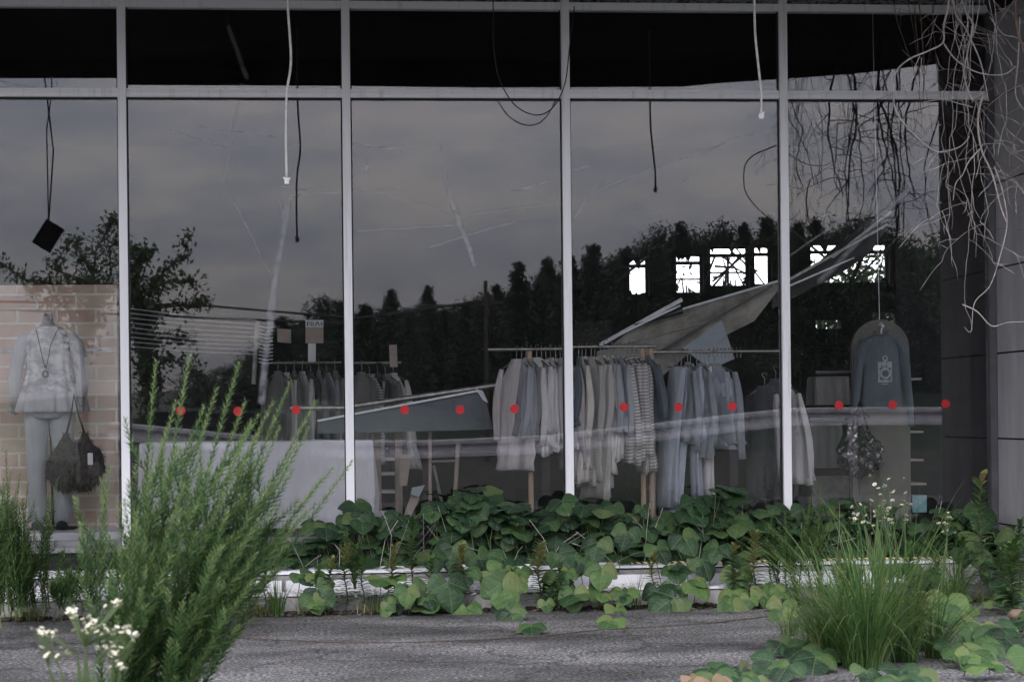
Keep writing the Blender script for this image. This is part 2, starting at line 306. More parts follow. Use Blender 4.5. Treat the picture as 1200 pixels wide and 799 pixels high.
def glass():
    m,nt,out=newmat('dusty_scratched_glass'); L=nt.links.new
    g=N(nt,'ShaderNodeNewGeometry')
    tr=N(nt,'ShaderNodeBsdfTransparent'); tr.inputs[0].default_value=(1,1,1,1)
    gl=N(nt,'ShaderNodeBsdfGlossy'); gl.inputs['Roughness'].default_value=0; gl.inputs[0].default_value=(1,1,1,1)
    # panes are never perfectly flat: a very slow waviness
    wn=N(nt,'ShaderNodeTexNoise'); wn.inputs['Scale'].default_value=1.3; wn.inputs['Detail'].default_value=1; L(g.outputs['Position'],wn.inputs[0])
    bp=N(nt,'ShaderNodeBump'); bp.inputs['Strength'].default_value=.12; bp.inputs['Distance'].default_value=.004; L(wn.outputs[0],bp.inputs['Height']); pass
    fr=N(nt,'ShaderNodeFresnel'); fr.inputs[0].default_value=1.52
    mul=N(nt,'ShaderNodeMath',operation='MULTIPLY'); mul.inputs[1].default_value=GLASS_GAIN; L(fr.outputs[0],mul.inputs[0])
    a=N(nt,'ShaderNodeMixShader'); L(mul.outputs[0],a.inputs[0]); L(tr.outputs[0],a.inputs[1]); L(gl.outputs[0],a.inputs[2])
    # dust and scratches
    flat=N(nt,'ShaderNodeVectorMath',operation='MULTIPLY'); flat.inputs[1].default_value=(1,0,1); L(g.outputs['Position'],flat.inputs[0])
    sn=N(nt,'ShaderNodeTexNoise'); sn.inputs['Scale'].default_value=14; sn.inputs['Detail'].default_value=3; L(flat.outputs[0],sn.inputs[0])
    wob=N(nt,'ShaderNodeVectorMath',operation='MULTIPLY_ADD'); wob.inputs[1].default_value=(.03,0,.03)
    sn2=N(nt,'ShaderNodeTexNoise'); sn2.inputs['Scale'].default_value=2.0; L(flat.outputs[0],sn2.inputs[0]); L(sn2.outputs['Color'],wob.inputs[0]); L(flat.outputs[0],wob.inputs[2])
    acc=None
    for p,q,w,st in SCR:
        A=P(*p,0); B=P(*q,0); A=V((A.x+.015,0,A.z+.015)); B=V((B.x+.015,0,B.z+.015)); ba=B-A
        pa=N(nt,'ShaderNodeVectorMath',operation='SUBTRACT'); L(wob.outputs[0],pa.inputs[0]); pa.inputs[1].default_value=A
        dt=N(nt,'ShaderNodeVectorMath',operation='DOT_PRODUCT'); L(pa.outputs[0],dt.inputs[0]); dt.inputs[1].default_value=ba/ba.length_squared
        cl=N(nt,'ShaderNodeClamp'); L(dt.outputs['Value'],cl.inputs[0])
        sc_=N(nt,'ShaderNodeVectorMath',operation='SCALE'); sc_.inputs[0].default_value=ba; L(cl.outputs[0],sc_.inputs['Scale'])
        di=N(nt,'ShaderNodeVectorMath',operation='DISTANCE'); L(pa.outputs[0],di.inputs[0]); L(sc_.outputs[0],di.inputs[1])
        mr=N(nt,'ShaderNodeMapRange',interpolation_type='SMOOTHSTEP'); L(di.outputs['Value'],mr.inputs[0]); mr.inputs[1].default_value=w*.95; mr.inputs[2].default_value=w*.15; mr.inputs[3].default_value=0; mr.inputs[4].default_value=min(.8,st*2.3)
        if acc is None: acc=mr.outputs[0]
        else:
            mx=N(nt,'ShaderNodeMath',operation='MAXIMUM'); L(acc,mx.inputs[0]); L(mr.outputs[0],mx.inputs[1]); acc=mx.outputs[0]
    br=N(nt,'ShaderNodeMapRange'); L(sn.outputs[0],br.inputs[0]); br.inputs[1].default_value=.35; br.inputs[2].default_value=.62; br.inputs[3].default_value=.35; br.inputs[4].default_value=1.25
    ml=N(nt,'ShaderNodeMath',operation='MULTIPLY'); L(acc,ml.inputs[0]); L(br.outputs[0],ml.inputs[1])
    dn=N(nt,'ShaderNodeTexNoise'); dn.inputs['Scale'].default_value=1.1; dn.inputs['Detail'].default_value=9; dn.inputs['Roughness'].default_value=.7; L(flat.outputs[0],dn.inputs[0])
    dr=N(nt,'ShaderNodeMapRange'); L(dn.outputs[0],dr.inputs[0]); dr.inputs[1].default_value=.4; dr.inputs[2].default_value=.7; dr.inputs[3].default_value=.004; dr.inputs[4].default_value=.022
    # fly specks
    vo=N(nt,'ShaderNodeTexVoronoi'); vo.inputs['Scale'].default_value=9; L(flat.outputs[0],vo.inputs['Vector'])
    vs=N(nt,'ShaderNodeMapRange'); L(vo.outputs['Distance'],vs.inputs[0]); vs.inputs[1].default_value=.05; vs.inputs[2].default_value=.03; vs.inputs[3].default_value=0; vs.inputs[4].default_value=.16
    s2=N(nt,'ShaderNodeMath',operation='ADD'); L(dr.outputs[0],s2.inputs[0]); L(vs.outputs[0],s2.inputs[1])
    s3=N(nt,'ShaderNodeMath',operation='ADD',use_clamp=True); L(s2.outputs[0],s3.inputs[0]); L(ml.outputs[0],s3.inputs[1])
    half=N(nt,'ShaderNodeMath',operation='MULTIPLY'); half.inputs[1].default_value=.5; L(s3.outputs[0],half.inputs[0])
    df=N(nt,'ShaderNodeBsdfDiffuse'); df.inputs[0].default_value=(.55,.56,.60,1)
    ms=N(nt,'ShaderNodeMixShader'); L(half.outputs[0],ms.inputs[0]); L(a.outputs[0],ms.inputs[1]); L(df.outputs[0],ms.inputs[2]); L(ms.outputs[0],out.inputs[0])
    return m
M['glass']=glass()

# ------------------------------------------------------------------ world and sun
SUN_EL, SUN_AZ = radians(48), radians(205)      # azimuth from +y towards +x
w=bpy.data.worlds.new('World'); sc.world=w; w.use_nodes=True; nt=w.node_tree; nt.nodes.clear(); L=nt.links.new
wo=N(nt,'ShaderNodeOutputWorld'); bg=N(nt,'ShaderNodeBackground'); L(bg.outputs[0],wo.inputs[0])
sky=N(nt,'ShaderNodeTexSky'); sky.sky_type='NISHITA'; sky.sun_disc=False; sky.sun_elevation=SUN_EL; sky.sun_rotation=SUN_AZ
tc=N(nt,'ShaderNodeTexCoord'); mp=N(nt,'ShaderNodeMapping'); mp.inputs['Scale'].default_value=(1,1,3); L(tc.outputs['Generated'],mp.inputs[0])
no=N(nt,'ShaderNodeTexNoise'); no.inputs['Scale'].default_value=10; no.inputs['Detail'].default_value=8; no.inputs['Roughness'].default_value=.6; L(mp.outputs[0],no.inputs[0])
cr=ramp(nt,[(.36,(8.1,8.3,9.9)),(.50,(10.0,10.0,11.2)),(.64,(12.8,12.0,12.2))]); L(no.outputs[0],cr.inputs[0])
# overcast: thicker and duller low over the hills in front of the shop, brighter behind it
sp=N(nt,'ShaderNodeSeparateXYZ'); L(tc.outputs['Generated'],sp.inputs[0])
el=N(nt,'ShaderNodeMapRange',interpolation_type='SMOOTHSTEP'); L(sp.outputs[2],el.inputs[0]); el.inputs[1].default_value=-.02; el.inputs[2].default_value=.20; el.inputs[3].default_value=.46; el.inputs[4].default_value=.94
bk=N(nt,'ShaderNodeMapRange'); L(sp.outputs[1],bk.inputs[0]); bk.inputs[1].default_value=-.2; bk.inputs[2].default_value=.8; bk.inputs[3].default_value=1; bk.inputs[4].default_value=2.6
mm=N(nt,'ShaderNodeMath',operation='MULTIPLY'); L(el.outputs[0],mm.inputs[0]); L(bk.outputs[0],mm.inputs[1])
vs=N(nt,'ShaderNodeVectorMath',operation='SCALE'); L(cr.outputs[0],vs.inputs[0]); L(mm.outputs[0],vs.inputs['Scale'])
mx=N(nt,'ShaderNodeMixRGB'); mx.inputs[0].default_value=.92; L(sky.outputs[0],mx.inputs[1]); L(vs.outputs[0],mx.inputs[2]); L(mx.outputs[0],bg.inputs[0])
bg.inputs[1].default_value=.15
sd=bpy.data.lights.new('sun','SUN'); so=bpy.data.objects.new('sun',sd); col.objects.link(so)
sd.energy=1.4; sd.angle=radians(25); sd.color=(1,.97,.93)
dvec=V((sin(SUN_AZ)*cos(SUN_EL), cos(SUN_AZ)*cos(SUN_EL), sin(SUN_EL)))
so.rotation_euler=dvec.to_track_quat('Z','Y').to_euler()

sc.view_settings.view_transform='Standard'; sc.view_settings.look='None'; sc.view_settings.exposure=.55; sc.view_settings.gamma=1
sc.render.engine='CYCLES'; cy=sc.cycles
cy.max_bounces=9; cy.diffuse_bounces=4; cy.glossy_bounces=3; cy.transmission_bounces=4; cy.transparent_max_bounces=16; cy.caustics_reflective=False; cy.caustics_refractive=False
cy.use_denoising=True; cy.sample_clamp_indirect=4; cy.use_adaptive_sampling=True; cy.adaptive_threshold=.02

# ------------------------------------------------------------------ ground
g=MB(); g.add([(-600,-900,0),(600,-900,0),(600,600,0),(-600,600,0)],[(0,1,2,3)]); g.build('ground',M['asphalt'],kind='structure')
# stepped concrete plinth in front of the glass
st=MB(); st.box((-6,-.60,0),(8,.12,.22)); st.box((-6,-.93,0),(8,-.603,.10)); st.build('step',M['concrete'],kind='structure')

# ------------------------------------------------------------------ building shell
GB=.44; GT=4.07; TR=P(660,111,0).z
XL,XR=-6.0,P(1165,300,0).x
shop=empty('shop_building',(0,0,0),label='abandoned shop with dark gutted interior behind its tall glass front',cat='shop')
def part(name,mb,m,parent=shop,**k): return mb.build(name,m,parent,**k)
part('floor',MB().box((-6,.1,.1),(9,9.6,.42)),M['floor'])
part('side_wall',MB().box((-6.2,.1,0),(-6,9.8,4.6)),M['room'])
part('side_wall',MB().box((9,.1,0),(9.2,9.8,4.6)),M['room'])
# back wall with openings, built from strips between and around the openings
YB=9.0
ops=[((736,301),(761,347)),((791,297),(825,345)),((831,288),(879,337)),((883,287),(905,335)),((949,284),(1043,333)),((956,375),(986,385)),((1022,366),(1052,384))]
rects=[]
for (a,b) in ops:
    p=P(*a,YB); q=P(*b,YB); rects.append((p.x,q.x,q.z,p.z))
xs=sorted({-6.0,9.0,*[r[0] for r in rects],*[r[1] for r in rects]}); bw=MB()
for x0,x1 in zip(xs,xs[1:]):
    xm=(x0+x1)/2; hs=sorted([(r[2],r[3]) for r in rects if r[0]<xm<r[1]]); z=0.1
    for a,b in hs+[(4.6,5)]:
        if a>z: bw.box((x0,YB,z),(x1,YB+.2,a))
        z=b
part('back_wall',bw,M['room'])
for i,r in enumerate(rects[:5]):
    f=MB(); t=.03; y=YB+.08
    f.box((r[0],y,r[2]),(r[1],y+.05,r[2]+t)); f.box((r[0],y,r[3]-t),(r[1],y+.05,r[3]))
    f.box((r[0],y,r[2]+t),(r[0]+t,y+.05,r[3]-t)); f.box((r[1]-t,y,r[2]+t),(r[1],y+.05,r[3]-t))
    zz=r[3]-(r[3]-r[2])*.22; f.box((r[0]+t,y+.005,zz-.02),(r[1]-t,y+.045,zz+.02))
    if i in (1,2): f.box((r[0]+t,y+.005,r[2]+.17),(r[1]-t,y+.04,r[2]+.19))
    if i==2: xm=(r[0]+r[1])/2; f.box((xm-.012,y+.01,r[2]+t),(xm+.012,y+.035,zz-.02))
    for k in range(int((r[1]-r[0])*18)+4):
        s=R.choice((0,0,1,2,3)); x=R.uniform(r[0],r[1]); z=R.uniform(r[2],r[3]); l=R.uniform(.03,.15); q=R.uniform(.015,.05)
        if s==0: a,b,c=V((x-q,y+.02,r[3])),V((x+q,y+.02,r[3])),V((x+R.uniform(-.05,.05),y+.02,r[3]-l))
        elif s==1: a,b,c=V((x-q,y+.02,r[2])),V((x+q,y+.02,r[2])),V((x+R.uniform(-.05,.05),y+.02,r[2]+l*.6))
        elif s==2: a,b,c=V((r[0],y+.02,z-q)),V((r[0],y+.02,z+q)),V((r[0]+l*.7,y+.02,z+R.uniform(-.05,.05)))
        else: a,b,c=V((r[1],y+.02,z-q)),V((r[1],y+.02,z+q)),V((r[1]-l*.7,y+.02,z+R.uniform(-.05,.05)))
        f.prism([a,b,c],(0,.012,0))
    part('window_frame',f,M['dark'])
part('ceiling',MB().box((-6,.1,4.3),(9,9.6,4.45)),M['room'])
part('roof',MB().box((-6.4,-3.3,4.452),(9.4,10,4.7)),M['plinth'])
# canopy: soffit boards and a fascia whose lower edge is kinked up over the last metres
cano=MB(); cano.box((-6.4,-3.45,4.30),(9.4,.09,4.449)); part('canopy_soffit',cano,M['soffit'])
D=3.5
def fz(u,v): return P(u,v,D)
pts=[fz(u,v) for u,v in ((-700,92),(136,92),(150,100),(400,101),(560,103),(800,102),(840,98),(930,92),(1000,87),(1110,74))]
pts=[V((p.x,-D,p.z)) for p in pts]; pts[0].x=-6.4; e=pts[-1]
top=[V((9.4,-D,4.7)),V((-6.4,-D,4.7))]
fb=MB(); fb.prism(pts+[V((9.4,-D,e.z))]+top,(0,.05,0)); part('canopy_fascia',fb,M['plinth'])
# wall panels of the projecting side wall, with open joints
wl=MB(); z=.05; zs=[]; 
while z<4.29: zs.append(z); z+=.598
wl.box((XR+.02,-1.27,.0),(XR+.3,.1,4.299)); 
part('wing_wall_core',wl,M['plinth'])
z0=P(1167,513.5,0).z-.598*2
for k in range(7):
    a=max(z0+.598*k+.006,.11); b=min(z0+.598*(k+1)-.006,4.29)
    if a<b: part('wall_panel',MB().box((XR,-1.28,a),(XR+.017,.08,b)),M['wallpanel'])

# shop front frame
frame=empty('shopfront_frame',(0,0,0),label='white aluminium mullions and rails dividing the tall shop window',cat='window frame')
us=[-118,143.5,405.5,662,916.5]
mx_=[]
for u in us:
    p=P(u if u>0 else -118,110,0); mx_.append(p.x)
w_=(mx_[4]-mx_[1])/3
mx_[0]=mx_[1]-w_
for x in mx_:
    mb=MB(); mb.box((x-.028,-.055,GB-.06),(x+.028,.05,4.13))
    mb.box((x+.0285,-.02,GB),(x+.036,.03,GT),1); mb.box((x-.036,-.02,GB),(x-.0285,.03,GT),1)
    mb.build('mullion',[M['alu'],M['gasket']],frame)
edges=[-6.0]+mx_+[XR-.01]
jam=MB(); jam.box((XR-.05,-.05,.2),(XR-.004,.05,4.29)); jam.build('jamb',M['alu_dark'],frame)
pl=MB(); pl.box((-6,-.045,.222),(XR-.052,.045,GB-.085)); pl.build('plinth',M['plinth'],frame)
bands=[]
for a,b in zip(edges,edges[1:]):
    x0=a+.0290; x1=b-.0290 if b<XR-.02 else XR-.051
    if b==mx_[0]: x0=a
    mb=MB(); mb.box((x0,-.045,TR-.032),(x1,.04,TR+.026)); mb.box((x0,-.052,TR-.006),(x1,-.046,TR+.002),0); mb.box((x0+.009,-.02,TR-.045),(x1-.009,.03,TR-.033),1); mb.build('transom',[M['alu'],M['gasket']],frame)
    mb=MB(); mb.box((x0,-.05,GT-.02),(x1,.04,GT+.03)); mb.build('header_rail',M['alu'],frame)
    mb=MB(); mb.box((x0,-.07,GB-.08),(x1,.04,GB-.045)); mb.box((x0,-.045,GB-.044),(x1,.04,GB)); mb.build('sill_rail',M['alu_sill'],frame)
    mb=MB(); mb.box((x0,-.03,GT+.032),(x1,.03,4.298)); mb.build('spandrel_panel',M['fascia'],frame)
    bands.append((x0,x1))
# glazing: each bay is a thing with its two panes and its stickers
dots=[(212,481),(279,482),(347,480),(474,480),(539,480),(603,479),(731,477),(795,477),(858,476),(983,475),(1046,474),(1108,473)]
desc=['window bay beyond the left mullion, brick panel behind it','window bay before the mannequin in ruffled tunic and brick panel','window bay behind the tall feathery shrub, white cloth below','central window bay with slumped grey panel and first clothes rack behind','window bay in front of two full clothes racks and fallen ceiling','window bay beside the grey side wall, arched display board behind']
for i,(x0,x1) in enumerate(bands):
    if i==0: continue
    b=empty('window_bay',((x0+x1)/2,0,GB),label=desc[i],cat='window',group='glazed bays of the shop front')
    cx=(x0+x1)/2
    mb=MB(); mb.box((x0-cx+.009,-.004,.001),(x1-cx-.009,.004,TR-.046-GB)); p=mb.build('lower_pane',M['glass'],b)
    mb=MB(); mb.box((x0-cx+.009,-.004,TR+.027-GB),(x1-cx-.009,.004,GT-.021-GB)); mb.build('upper_pane',M['glass'],b)
    for (u,v) in dots:
        q=P(u,v,0)
        if x0<q.x<x1:
            mb=MB(); n=28; mb.prism([V((q.x-cx+.031*cos(2*pi*k/n),-.0045,q.z-GB+.031*sin(2*pi*k/n))) for k in range(n)],(0,-.0006,0)); mb.build('red_dot_sticker',M['red'],p)
# ================================================================== inside the shop
def rdir():
    v=V((R.gauss(0,1),R.gauss(0,1),R.gauss(0,1))); return v.normalized()
def outline(pts, Y, th): # px outline at depth Y extruded backwards
    return [P(u,v,Y) for u,v in pts]
# ---- brick facing panel
a=P(-140,335,.75); b=P(140,640,.75)
bp_=empty('brick_partition',(a.x,.75,.42),label='pinkish brick faced partition behind the mannequin in ruffled tunic',cat='partition')
MB().box((0,0,0),(b.x-a.x,.12,a.z-.42)).build('brick_facing',M['brick'],bp_)
dd=MB(); zz=P(60,411,.75).z-.42; dd.box((0,-.012,zz-.012),(b.x-a.x,-.001,zz+.022)); dd.build('rail',M['steel'],bp_)
# ---- display plinth under the mannequin
q=P(0,625,.1)
dp=empty('display_platform',(mx_[1]-2.4,.07,.42),label='low grey display platform under the mannequin in ruffled tunic',cat='platform')
MB().box((0,0,0),(2.38,.66,.07)).build('deck',M['white'],dp); 

def ellring(c, rx, ry, n=28, fold=0, kf=9, ph=0, tilt=0, seed=0):
    pts=[]
    for j in range(n):
        a=2*pi*j/n
        f=1+fold*(sin(kf*a+ph)+.5*sin((kf*2-3)*a+ph*1.7+seed))
        pts.append(V((c[0]+rx*cos(a)*f, c[1]+ry*sin(a)*f, c[2]+tilt*sin(a))))
    return pts
def limb(mb, pts, rs, n=12, flat=.8, fold=.0, mi=0):
    rings=[]
    for i,(p,r) in enumerate(zip(pts,rs)):
        rings.append(ellring(p, r, r*flat, n, fold*(i/len(pts)), 5, i*.6))
    mb.loft(rings,mi)
def interp(stops, t):
    for (a,x),(b,y) in zip(stops,stops[1:]):
        if t<=b: return x+(y-x)*(t-a)/(b-a)
    return stops[-1][1]
# ---- left mannequin: neck, tunic, trousers, necklace
mc=P(57,430,.42); MX=mc.x; MY=.42
man=empty('dress_mannequin',(MX,MY,.49),label='headless mannequin in grey ruffled tunic, faded trousers and long necklace',cat='mannequin')
def mz(v): return P(57,v,MY).z-.49
body=MB(); sk=[(368,.030,.032),(374,.036,.038),(379,.044,.046),(384,.075,.07),(390,.13,.08),(400,.15,.09),(420,.15,.09),(450,.13,.08),(470,.14,.09),(480,.13,.08)]
body.loft([ellring((0,0,mz(v)),rx,ry,24) for v,rx,ry in reversed(sk)])
for s in (-1,1):
    limb(body,[V((s*.075,0,mz(475))),V((s*.085,.0,mz(540))),V((s*.085,.01,mz(585))),V((s*.085,.01,mz(617)))],[.055,.055,.045,.035])
body.build('body',M['skin'],man,smooth=True)
tun=MB(); tn=[(383,.085,.075,0),(388,.125,.09,0),(396,.155,.105,.012),(410,.15,.11,.03),(430,.15,.115,.04),(446,.168,.12,.055),(462,.205,.135,.07),(464,.205,.135,.07)]
tun.loft([ellring((0,0,mz(v)),rx,ry,60,f,13) for v,rx,ry,f in reversed(tn)])
tun.build('tunic',mat('tunic_grey_chiffon',(.72,.72,.73),(.36,.38,.385),scale=9,rough=.95,spec=.1,lo=.44,hi=.60,detail=5,stretch=(1,1,1.6),bump=.3,bscale=120),man,smooth=True)
ruf=MB(); rf=[(459,.205,.14,.03),(463,.222,.155,.07),(472,.235,.165,.10),(481,.245,.175,.13),(483,.235,.165,.13)]
ruf.loft([ellring((0,0,mz(v)),rx,ry,72,f,17) for v,rx,ry,f in reversed(rf)])
ruf.build('ruffle_hem',fabric('ruffle_grey',(.62,.62,.63),(.46,.46,.47)),man,smooth=True)
for s in (-1,1):
    sl=MB(); limb(sl,[V((s*.14,0,mz(391))),V((s*.185,0,mz(402))),V((s*.215,-.01,mz(425))),V((s*.235,-.03,mz(448))),V((s*.225,-.05,mz(466)))],[.048,.054,.046,.046,.032],18,.8,.07)
    sl.build('sleeve',fabric('sleeve_grey',(.58,.59,.60),(.46,.47,.48)),man,smooth=True)
    hn=MB(); h0=V((s*.225,-.05,mz(464))); limb(hn,[h0,h0+V((0,-.02,-.03)),h0+V((0,-.03,-.07))],[.028,.026,.03],10)
    for k in range(4):
        f0=h0+V((s*(-.018+.012*k),-.03,-.065)); hn.tube([f0,f0+V((0,-.01,-.035)),f0+V((0,-.002,-.065+.006*abs(k-1)))],[.008,.0075,.005],6)
    f0=h0+V((-s*.026,-.035,-.045)); hn.tube([f0,f0+V((-s*.012,-.015,-.025)),f0+V((-s*.008,-.02,-.045))],[.009,.008,.006],6)
    hn.build('hand',M['skin'],man,smooth=True)
tr=MB()
tr.loft([ellring((0,0,mz(v)),rx,.125,30,.01,7) for v,rx in ((490,.11),(484,.15),(470,.165))])
for s in (-1,1):
    limb(tr,[V((s*.078,0,mz(476))),V((s*.090,0,mz(520))),V((s*.088,.0,mz(560))),V((s*.088,.01,mz(612)))],[.095,.076,.066,.062],20,.9,.05)
tr.build('trousers',fabric('faded_blue_grey_denim',(.44,.465,.48),(.34,.36,.37)),man,smooth=True)
nk=MB(); nk.tube([V((-.07,-.08,mz(388))),V((-.04,-.145,mz(405))),V((-.005,-.16,mz(432)))],.0035,6)
nk.tube([V((.07,-.08,mz(388))),V((.035,-.145,mz(405))),V((.005,-.16,mz(432)))],.0035,6)
rg=[V((.018*cos(a*pi/6),-.165,mz(439)+.022*sin(a*pi/6))) for a in range(13)]; nk.tube(rg,.006,6,caps=False)
nk.ball((0,-.163,mz(430)),.010); nk.build('necklace',M['dark'],man,smooth=True)
ft=MB()
for s in (-1,1): ft.ball((s*.085,-.05,.035),.04,(1,2.0,.85),10,6)
ft.tube([V((0,.16,.0)),V((0,.14,.5)),V((0,.06,mz(490)))],.012,8); ft.box((-.16,.02,.0),(.16,.3,.012))
ft.build('stand',M['dark'],man,smooth=False)
# ---- fluffy handbag hanging from the mannequin's hand
def blob(mb, c, rx, ry, rz, amp=.12, seed=0, seg=40, rg=26, mi=0):
    rings=[]; rr=random.Random(seed); ph=[rr.uniform(0,6.28) for _ in range(8)]
    for i in range(1,rg):
        a=pi*i/rg; ring=[]
        for j in range(seg):
            b=2*pi*j/seg
            f=1+amp*(sin(5*b+ph[0]+3*a)*.5+sin(9*a+ph[1]+4*b)*.4+sin(14*b+ph[2]-7*a)*.3+sin(11*a-9*b+ph[3])*.3)
            ring.append(V((c[0]+rx*sin(a)*cos(b)*f, c[1]+ry*sin(a)*sin(b)*f, c[2]-rz*cos(a)*f)))
        rings.append(ring)
    mb.loft(rings,mi)
def handbag(name,label,uc,vt,vb,wpx,Y,m,vstrap,tagm=True,group=None,two=True):
    c=P(uc,(vt+vb)/2,Y); h=(P(uc,vt,Y).z-P(uc,vb,Y).z); wd=wpx/165
    b=empty(name,c,label=label,cat='handbag')
    mb=MB()
    if two:
        blob(mb,(-wd*.16,0,-h*.14),wd*.33,.09,h*.36,.14,3); blob(mb,(wd*.14,-.02,-h*.10),wd*.36,.10,h*.40,.14,4)
        mb.loft([ellring((-.06+.0*k,0,z*h),r*wd,.05,24,.12,6,k) for k,(z,r) in enumerate(((-.05,.28),(.15,.22),(.34,.10),(.46,.04)))])
        mb.loft([ellring((.07,-.02,z*h),r*wd,.05,24,.12,6,k+2) for k,(z,r) in enumerate(((-.05,.28),(.15,.22),(.34,.11),(.48,.04)))])
    else:
        blob(mb,(0,0,-h*.15),wd*.5,.10,h*.36,.16,5,56,40)
        mb.loft([ellring((-.02,0,z*h),r*wd,.05,30,.16,7,k) for k,(z,r) in enumerate(((-.1,.42),(.15,.30),(.4,.22),(.5,.16)))])
    mb.build('bag_body',m,b,smooth=True)
    if two:
        fr_=MB(); bo=children(b)[0]; vs_=[v.co.copy() for v in bo.data.vertices]; ns_=[v.normal.copy() for v in bo.data.vertices]
        for k in range(5200):
            i=R.randrange(len(vs_)); p=vs_[i]+rdir()*.012; d=(ns_[i]*.8+rdir()*.7+V((0,0,-.35))).normalized(); sd_=d.cross(rdir()).normalized()
            m2=p+d*.02; fr_.add([p-sd_*.003,p+sd_*.003,p+d*R.uniform(.012,.03)+V((0,0,-.008))],[(0,1,2)])
        fr_.build('fur',m,b)
    s=MB(); zt=P(uc,vstrap,Y).z-c.z
    s.tube([V((-.06,0,h*.44)),V((-.02,-.02,(h*.44+zt)/2)),V((.0,-.03,zt)),V((.03,-.03,(h*.44+zt)/2)),V((.07,-.02,h*.46))],.007,6); s.build('strap',M['dark'],b)
    if tagm:
        t=MB(); t.box((.10,-.125,-.03),(.135,-.12,.05)); t.build('price_tag',M['white'],b)
    return b
handbag('handbag','dark fluffy double handbag hanging beside the mannequin in ruffled tunic',88,506,572,64,.22,M['fur'],462)

# ---- white cloth covered table in the second bay
TY=.95; a=P(163,519,TY); b=P(437,519,TY)
tb=empty('display_table',((a.x+b.x)/2,TY+.35,.42),label='display table draped to the floor in white cloth behind the feathery shrub',cat='table')
hw=(b.x-a.x)/2; ht=a.z-.42; hd=.35
cl=MB(); rings=[]
def rect_ring(hx,hy,z,n=40,amp=0):
    pts=[]; per=2*(hx+hy)*2
    for side in range(4):
        for k in range(n):
            t=k/n*2-1
            if side==0: p=V((t*hx,-hy,z)); o=V((0,-1,0))
            elif side==1: p=V((hx,t*hy,z)); o=V((1,0,0))
            elif side==2: p=V((-t*hx,hy,z)); o=V((0,1,0))
            else: p=V((-hx,-t*hy,z)); o=V((-1,0,0))
            s=(side*n+k); f=sin(s*.55)+.6*sin(s*.23+1)+.5*sin(s*1.3)
            pts.append(p+o*amp*f)
    return pts
cl.loft([rect_ring(hw-.02,hd-.02,.03,amp=.03),rect_ring(hw+.012,hd+.012,ht*.4,amp=.022),rect_ring(hw+.004,hd+.004,ht*.8,amp=.010),rect_ring(hw,hd,ht-.01,amp=.002),rect_ring(hw-.008,hd-.008,ht,amp=0)])
cl.build('cloth',M['whitecloth'],tb,smooth=False)
lg=MB()
for sx in (-1,1):
    for sy in (-1,1): MB().box((sx*(hw-.1)-.02,sy*(hd-.08)-.02,0),(sx*(hw-.1)+.02,sy*(hd-.08)+.02,ht-.03)).build('leg',M['steel'],tb)

# ---- bookshelf rack behind, leaning boards and bare uprights
def px_bar(name,p,q,w,h,Y,m,label,cat,group=None,Y2=None):
    a=P(*p,Y); b=P(*q,Y if Y2 is None else Y2); o=empty(name,a,label=label,cat=cat,group=group)
    MB().bar(V((0,0,0)),b-a,w,h,0,V((0,1,0)) if abs((b-a).normalized().y)<.9 else V((0,0,1))).build(name.split('_')[-1]+'_bar' if False else 'bar',m,o); return o
SY=1.75
s0=P(438,512,SY); s1=P(471,512,SY)
sh=empty('shelf_unit',(s0.x,SY,.42),label='small open shelf unit with pale shelves beside the white draped table',cat='shelf')
W=s1.x-s0.x
for x in (0,W-.055): MB().box((x,0,0),(x+.055,.3,P(440,500,SY).z-.42)).build('upright',M['beige'],sh)
for v in (505,538,555,576,603): 
    z=P(450,v,SY).z-.42; MB().box((.057,.01,z-.012),(W-.057,.29,z+.012)).build('shelf',M['white'],sh)
bx=P(438,586,1.55); ob=MB(); ob.box((0,0,0),(.17,.12,.12)); o=ob.build('white_box',M['white'],None); o.location=(bx.x,1.5,.42+.1); 
tag(o,'small white box in front of the small open shelf unit','box')
o.location.z=.42
def flat_thing(name,pts,Y,th,m,label,cat,Ys=None,group=None):
    """a sheet with the outline pts; Ys gives the depth of each corner"""
    Q=[P(u,v,(Ys[i] if Ys else Y)) for i,(u,v) in enumerate(pts)]; c=sum(Q,V())/len(Q)
    n=(Q[1]-Q[0]).cross(Q[-1]-Q[0]).normalized()
    if n.y<0: n=-n
    mb=MB(); mb.prism([q-c for q in Q],n*th); o=mb.build(name,m); o.location=c; return tag(o,label,cat,group)
flat_thing('fallen_board',[(468,533),(482,532),(477,569),(468,569)],1.5,.02,M['beige'],'narrow beige board standing upright between shelf unit and bare stand','board')
flat_thing('fallen_board',[(482,579),(492,583),(478,612),(470,612)],1.35,.02,M['beige'],'short beige board leaning low, right of the small shelf unit','board')
flat_thing('plastic_wrapper',[(483,571),(498,568),(491,582),(481,579)],1.3,.01,M['bluegrey'],'crumpled bluish plastic wrapper on the short leaning board','wrapper')
# bare stand with sloping strut
bs=empty('bare_stand',P(505,600,1.6),label='bare metal garment stand with a sloping strut, centre of the window',cat='stand'); c0=P(505,600,1.6)
for p,q,r in (((504,506),(504,612),.014),((537,520),(533,585),.018),((505,541),(534,540),.012),((505,503),(537,503),.01),((508,545),(520,600),.013)):
    MB().tube([P(*p,1.6)-c0,P(*q,1.6)-c0],r,8).build('tube',M['beige'] if r>.013 else M['steel'],bs)
# low platform box in bay three
o=flat_thing('display_box',[(536,530),(604,530),(604,606),(536,606)],2.2,.5,M['floor'],'low brown display box lying behind the kudzu in the central window','box')

